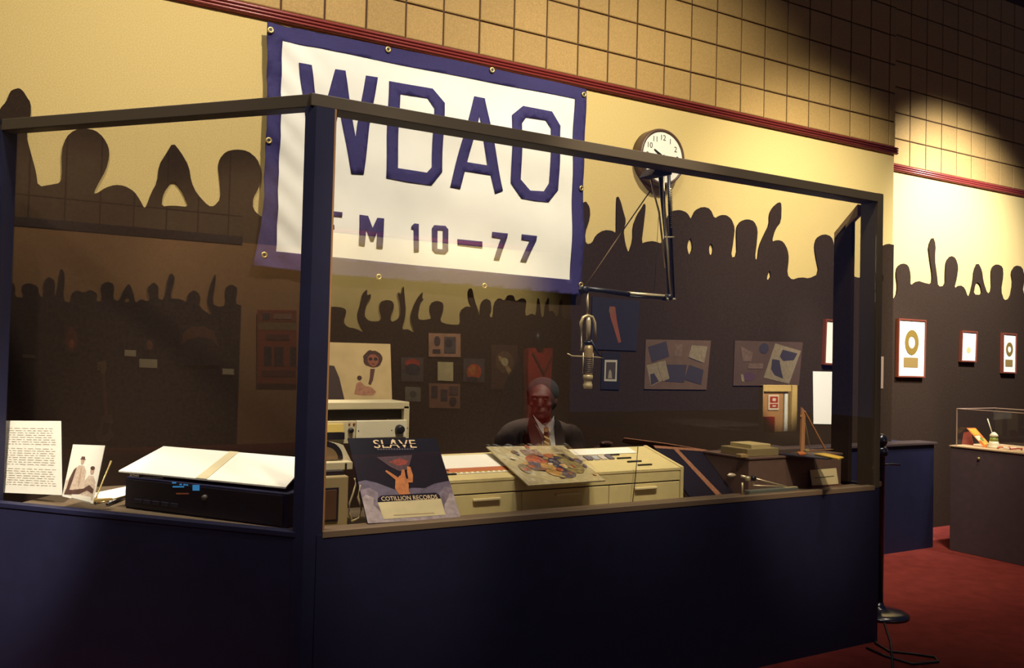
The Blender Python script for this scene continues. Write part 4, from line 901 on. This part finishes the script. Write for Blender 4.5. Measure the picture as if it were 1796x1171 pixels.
part('column', lathe(B(), (hip.x, hip.y, .05), [(.03, 0), (.03, .28)], n=14), dark, ch)
part('base', lathe(B(), (hip.x, hip.y, 0), [(.24, 0), (.24, .02), (.05, .05)], n=24), dark, ch)
part('backrest', span(B(), (hip.x-.18, hip.y+.19, .45), (hip.x+.18, hip.y+.23, .88), .01), dark, ch)
part('back_bracket', span(B(), (hip.x-.03, hip.y+.17, .36), (hip.x+.03, hip.y+.20, .5)), dark, ch)

# ================================================================== OPPOSITE SIDE OF THE GALLERY (seen mirrored in the panes)
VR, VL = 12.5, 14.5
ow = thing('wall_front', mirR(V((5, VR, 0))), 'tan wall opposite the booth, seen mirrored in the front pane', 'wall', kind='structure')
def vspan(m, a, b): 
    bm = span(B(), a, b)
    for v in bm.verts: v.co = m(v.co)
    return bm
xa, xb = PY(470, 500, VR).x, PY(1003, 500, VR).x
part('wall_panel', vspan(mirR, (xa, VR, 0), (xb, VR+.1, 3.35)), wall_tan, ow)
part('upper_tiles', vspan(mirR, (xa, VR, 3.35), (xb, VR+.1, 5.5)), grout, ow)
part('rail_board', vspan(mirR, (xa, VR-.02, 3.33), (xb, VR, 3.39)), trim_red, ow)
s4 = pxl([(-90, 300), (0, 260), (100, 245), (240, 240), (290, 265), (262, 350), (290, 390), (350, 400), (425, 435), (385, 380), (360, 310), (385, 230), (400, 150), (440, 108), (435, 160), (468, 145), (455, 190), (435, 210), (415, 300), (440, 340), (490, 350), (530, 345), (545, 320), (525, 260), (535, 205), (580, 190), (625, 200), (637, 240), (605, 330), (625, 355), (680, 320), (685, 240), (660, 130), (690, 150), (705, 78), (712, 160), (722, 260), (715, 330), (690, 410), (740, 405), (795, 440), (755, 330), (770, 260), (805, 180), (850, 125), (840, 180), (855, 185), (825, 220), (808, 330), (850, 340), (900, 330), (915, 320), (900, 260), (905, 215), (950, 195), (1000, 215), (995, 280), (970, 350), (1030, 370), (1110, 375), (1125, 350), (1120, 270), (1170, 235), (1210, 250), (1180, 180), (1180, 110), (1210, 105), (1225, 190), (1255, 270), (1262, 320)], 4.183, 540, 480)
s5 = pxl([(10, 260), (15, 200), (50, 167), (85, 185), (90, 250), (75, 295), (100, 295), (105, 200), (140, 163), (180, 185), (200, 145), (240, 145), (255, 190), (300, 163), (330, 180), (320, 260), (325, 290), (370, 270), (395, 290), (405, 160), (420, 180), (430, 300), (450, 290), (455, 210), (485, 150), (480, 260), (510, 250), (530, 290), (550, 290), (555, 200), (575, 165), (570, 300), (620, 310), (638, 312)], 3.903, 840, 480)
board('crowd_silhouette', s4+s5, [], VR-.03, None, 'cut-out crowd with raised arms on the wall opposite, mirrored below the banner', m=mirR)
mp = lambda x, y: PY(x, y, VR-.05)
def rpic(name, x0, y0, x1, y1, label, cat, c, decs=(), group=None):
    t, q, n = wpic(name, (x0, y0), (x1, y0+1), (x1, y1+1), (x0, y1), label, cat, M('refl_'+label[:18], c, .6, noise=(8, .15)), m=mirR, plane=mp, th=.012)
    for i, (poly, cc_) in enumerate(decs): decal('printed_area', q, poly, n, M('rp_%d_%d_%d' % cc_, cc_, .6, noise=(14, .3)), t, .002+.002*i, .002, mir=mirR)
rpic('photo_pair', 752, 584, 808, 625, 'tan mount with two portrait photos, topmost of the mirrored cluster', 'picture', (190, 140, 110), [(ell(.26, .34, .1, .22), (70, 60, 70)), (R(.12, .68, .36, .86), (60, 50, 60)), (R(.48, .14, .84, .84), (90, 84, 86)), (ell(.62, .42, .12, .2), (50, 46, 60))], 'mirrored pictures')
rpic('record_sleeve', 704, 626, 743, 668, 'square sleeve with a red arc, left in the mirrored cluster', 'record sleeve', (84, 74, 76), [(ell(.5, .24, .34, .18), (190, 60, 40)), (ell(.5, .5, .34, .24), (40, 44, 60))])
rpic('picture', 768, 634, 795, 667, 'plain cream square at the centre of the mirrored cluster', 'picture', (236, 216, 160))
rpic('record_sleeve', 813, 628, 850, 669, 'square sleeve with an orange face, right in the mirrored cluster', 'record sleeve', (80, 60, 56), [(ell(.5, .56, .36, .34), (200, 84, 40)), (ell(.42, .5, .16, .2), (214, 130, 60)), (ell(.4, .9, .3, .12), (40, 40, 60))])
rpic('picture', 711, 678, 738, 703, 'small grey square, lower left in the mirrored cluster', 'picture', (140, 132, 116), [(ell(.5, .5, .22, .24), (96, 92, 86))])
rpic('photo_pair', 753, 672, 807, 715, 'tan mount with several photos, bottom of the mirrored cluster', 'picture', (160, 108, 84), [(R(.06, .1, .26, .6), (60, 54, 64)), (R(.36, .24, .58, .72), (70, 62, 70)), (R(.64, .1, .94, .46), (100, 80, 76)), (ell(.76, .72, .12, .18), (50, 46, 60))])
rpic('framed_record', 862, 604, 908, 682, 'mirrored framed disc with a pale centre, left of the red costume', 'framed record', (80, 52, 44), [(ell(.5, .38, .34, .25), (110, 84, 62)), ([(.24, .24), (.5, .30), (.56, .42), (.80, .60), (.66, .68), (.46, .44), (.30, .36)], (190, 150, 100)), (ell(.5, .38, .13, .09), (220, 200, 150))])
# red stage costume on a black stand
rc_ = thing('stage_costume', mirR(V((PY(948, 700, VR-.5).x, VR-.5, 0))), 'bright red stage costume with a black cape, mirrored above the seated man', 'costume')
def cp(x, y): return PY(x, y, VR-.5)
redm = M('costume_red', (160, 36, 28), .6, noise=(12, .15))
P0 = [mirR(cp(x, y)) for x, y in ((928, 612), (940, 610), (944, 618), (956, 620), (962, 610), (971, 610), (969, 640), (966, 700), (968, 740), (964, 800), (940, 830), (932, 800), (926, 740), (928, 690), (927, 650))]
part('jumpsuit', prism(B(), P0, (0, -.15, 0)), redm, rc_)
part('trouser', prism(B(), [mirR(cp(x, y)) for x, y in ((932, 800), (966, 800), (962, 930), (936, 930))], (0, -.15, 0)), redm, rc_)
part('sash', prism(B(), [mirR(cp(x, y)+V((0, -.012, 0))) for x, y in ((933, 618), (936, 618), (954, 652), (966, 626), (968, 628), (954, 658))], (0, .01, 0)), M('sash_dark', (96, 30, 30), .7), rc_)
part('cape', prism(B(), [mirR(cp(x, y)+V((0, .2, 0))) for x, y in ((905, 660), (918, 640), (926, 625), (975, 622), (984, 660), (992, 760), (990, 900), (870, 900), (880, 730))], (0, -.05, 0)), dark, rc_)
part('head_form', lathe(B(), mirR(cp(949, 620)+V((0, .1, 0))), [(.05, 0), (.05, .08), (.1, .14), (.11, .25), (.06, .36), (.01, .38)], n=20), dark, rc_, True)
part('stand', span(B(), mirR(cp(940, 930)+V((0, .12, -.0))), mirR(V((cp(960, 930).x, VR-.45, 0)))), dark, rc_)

# distant lit doorway, mirrored over the right half of the front pane
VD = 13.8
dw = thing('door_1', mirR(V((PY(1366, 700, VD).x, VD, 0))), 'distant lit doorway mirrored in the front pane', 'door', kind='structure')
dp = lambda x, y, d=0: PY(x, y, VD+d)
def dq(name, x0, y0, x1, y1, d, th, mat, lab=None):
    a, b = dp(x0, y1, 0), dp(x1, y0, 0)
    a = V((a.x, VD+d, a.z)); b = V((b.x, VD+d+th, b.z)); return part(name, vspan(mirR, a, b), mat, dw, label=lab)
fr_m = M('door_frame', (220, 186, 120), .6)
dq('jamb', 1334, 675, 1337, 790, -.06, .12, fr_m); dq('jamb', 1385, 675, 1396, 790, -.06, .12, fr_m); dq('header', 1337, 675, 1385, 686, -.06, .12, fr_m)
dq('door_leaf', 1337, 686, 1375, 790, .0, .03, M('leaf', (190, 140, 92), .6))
dq('painted_gap_light', 1376, 690, 1383, 775, .0, .03, M('painted_gap_light', (250, 246, 236), .6))  # white slab stands in for light coming through the door gap
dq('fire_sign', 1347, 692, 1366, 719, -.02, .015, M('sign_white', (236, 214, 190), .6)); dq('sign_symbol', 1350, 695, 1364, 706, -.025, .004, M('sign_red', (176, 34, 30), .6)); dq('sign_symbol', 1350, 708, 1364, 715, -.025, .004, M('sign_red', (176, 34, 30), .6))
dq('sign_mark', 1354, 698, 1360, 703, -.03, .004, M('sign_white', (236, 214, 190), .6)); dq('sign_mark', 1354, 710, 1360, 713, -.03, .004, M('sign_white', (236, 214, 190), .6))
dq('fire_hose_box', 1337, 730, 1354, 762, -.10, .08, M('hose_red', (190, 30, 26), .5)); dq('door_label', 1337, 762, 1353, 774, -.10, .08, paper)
ld_ = spot('door_fill', mirR(V((dp(1366, 700).x-.4, VD-2.6, 3.1))), mirR(V((dp(1366, 730).x, VD, 1.1))), 3400, 27, .5)  # added strong spot, makes the doorway bright enough to show mirrored

# ---- second gallery wall, mirrored in the angled left pane
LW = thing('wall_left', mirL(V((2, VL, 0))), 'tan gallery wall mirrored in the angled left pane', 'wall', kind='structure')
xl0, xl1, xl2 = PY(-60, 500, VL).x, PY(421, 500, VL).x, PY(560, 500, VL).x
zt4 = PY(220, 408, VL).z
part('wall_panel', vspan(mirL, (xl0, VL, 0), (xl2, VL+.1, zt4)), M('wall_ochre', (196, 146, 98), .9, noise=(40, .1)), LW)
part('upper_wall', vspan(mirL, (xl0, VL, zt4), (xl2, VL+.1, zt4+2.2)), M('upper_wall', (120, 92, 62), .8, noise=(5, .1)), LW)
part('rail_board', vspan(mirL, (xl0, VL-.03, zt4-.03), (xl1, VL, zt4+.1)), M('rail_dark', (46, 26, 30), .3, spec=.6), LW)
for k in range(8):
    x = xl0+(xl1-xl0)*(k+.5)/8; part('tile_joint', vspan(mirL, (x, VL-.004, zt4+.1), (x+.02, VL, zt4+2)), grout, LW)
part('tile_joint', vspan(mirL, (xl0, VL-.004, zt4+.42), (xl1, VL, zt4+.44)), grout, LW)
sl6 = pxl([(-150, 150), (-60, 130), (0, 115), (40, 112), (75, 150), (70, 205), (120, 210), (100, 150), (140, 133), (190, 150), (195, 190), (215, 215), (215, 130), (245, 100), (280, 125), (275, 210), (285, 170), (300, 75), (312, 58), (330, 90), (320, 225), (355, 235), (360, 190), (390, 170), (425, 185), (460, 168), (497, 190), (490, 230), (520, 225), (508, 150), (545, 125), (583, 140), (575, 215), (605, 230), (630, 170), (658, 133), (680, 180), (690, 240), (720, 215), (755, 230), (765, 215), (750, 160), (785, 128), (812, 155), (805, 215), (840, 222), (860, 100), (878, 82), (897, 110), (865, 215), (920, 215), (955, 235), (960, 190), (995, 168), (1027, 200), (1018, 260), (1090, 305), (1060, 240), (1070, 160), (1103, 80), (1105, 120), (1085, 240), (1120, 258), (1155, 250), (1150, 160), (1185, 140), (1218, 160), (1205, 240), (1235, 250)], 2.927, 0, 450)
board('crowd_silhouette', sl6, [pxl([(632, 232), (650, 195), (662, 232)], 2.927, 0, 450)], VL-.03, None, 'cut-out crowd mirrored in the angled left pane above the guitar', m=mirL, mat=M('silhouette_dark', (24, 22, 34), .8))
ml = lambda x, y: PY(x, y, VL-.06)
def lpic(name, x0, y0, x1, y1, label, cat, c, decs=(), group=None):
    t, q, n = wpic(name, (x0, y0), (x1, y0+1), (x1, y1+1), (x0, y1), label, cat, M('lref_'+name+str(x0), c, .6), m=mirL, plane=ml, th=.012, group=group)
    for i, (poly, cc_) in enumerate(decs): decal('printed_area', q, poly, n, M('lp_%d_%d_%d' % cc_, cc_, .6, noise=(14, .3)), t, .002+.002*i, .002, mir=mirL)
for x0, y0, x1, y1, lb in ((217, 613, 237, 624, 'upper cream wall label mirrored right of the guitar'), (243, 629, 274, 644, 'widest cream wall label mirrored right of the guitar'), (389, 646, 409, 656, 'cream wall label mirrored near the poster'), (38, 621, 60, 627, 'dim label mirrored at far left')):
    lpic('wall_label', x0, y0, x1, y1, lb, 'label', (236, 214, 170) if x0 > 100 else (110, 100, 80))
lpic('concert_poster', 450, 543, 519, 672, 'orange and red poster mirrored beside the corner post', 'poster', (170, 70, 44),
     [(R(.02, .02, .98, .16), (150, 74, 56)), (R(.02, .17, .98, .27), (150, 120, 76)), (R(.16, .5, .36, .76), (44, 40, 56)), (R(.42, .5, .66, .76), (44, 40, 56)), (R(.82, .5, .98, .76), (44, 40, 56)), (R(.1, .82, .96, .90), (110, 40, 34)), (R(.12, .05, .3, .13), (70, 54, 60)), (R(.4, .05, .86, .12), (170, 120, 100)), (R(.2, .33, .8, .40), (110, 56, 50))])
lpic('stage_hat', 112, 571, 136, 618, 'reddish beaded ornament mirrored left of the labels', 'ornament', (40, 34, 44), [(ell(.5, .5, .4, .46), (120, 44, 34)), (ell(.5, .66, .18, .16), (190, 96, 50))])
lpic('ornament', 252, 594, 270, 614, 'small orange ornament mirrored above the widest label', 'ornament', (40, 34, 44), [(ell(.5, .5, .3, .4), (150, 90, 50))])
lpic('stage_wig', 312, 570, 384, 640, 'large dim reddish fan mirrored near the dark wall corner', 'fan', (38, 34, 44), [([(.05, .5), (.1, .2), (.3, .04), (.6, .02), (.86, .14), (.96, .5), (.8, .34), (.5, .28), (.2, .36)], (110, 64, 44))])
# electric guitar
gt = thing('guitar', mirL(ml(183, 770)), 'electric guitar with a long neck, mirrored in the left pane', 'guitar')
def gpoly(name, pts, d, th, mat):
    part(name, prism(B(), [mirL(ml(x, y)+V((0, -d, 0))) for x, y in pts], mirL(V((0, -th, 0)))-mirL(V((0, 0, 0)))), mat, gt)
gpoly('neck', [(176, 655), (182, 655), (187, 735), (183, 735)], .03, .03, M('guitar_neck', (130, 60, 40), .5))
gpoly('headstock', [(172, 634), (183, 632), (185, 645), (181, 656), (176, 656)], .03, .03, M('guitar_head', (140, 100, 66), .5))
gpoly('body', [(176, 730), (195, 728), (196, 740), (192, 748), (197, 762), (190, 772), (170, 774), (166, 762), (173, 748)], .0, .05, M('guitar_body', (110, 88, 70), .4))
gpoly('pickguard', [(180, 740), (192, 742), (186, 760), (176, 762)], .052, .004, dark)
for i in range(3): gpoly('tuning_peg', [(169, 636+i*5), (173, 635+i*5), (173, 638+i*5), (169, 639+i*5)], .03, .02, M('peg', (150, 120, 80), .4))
# lamps of the opposite side
spot('costume_fill', mirR(cp(948, 600)+V((-.6, -2.4, 2.6))), mirR(cp(948, 700)), 900, 20, .6)  # added spot, keeps the costume red in its reflection
spot('far_spot', mirR(V((3.6, VR-2.4, 4.6))), mirR(V((3.8, VR, 2.7))), 1350, 66, .9)
spot('far_spot', mirR(V((6.4, VR-2.4, 4.6))), mirR(V((6.4, VR, 2.7))), 1350, 64, .9)
spot('far_spot', mirL(V((.6, VL-2.6, 4.8))), mirL(V((.8, VL, 2.9))), 330, 80, .7)
spot('far_spot', mirL(V((3.6, VL-2.6, 4.8))), mirL(V((3.6, VL, 2.8))), 430, 80, .7)
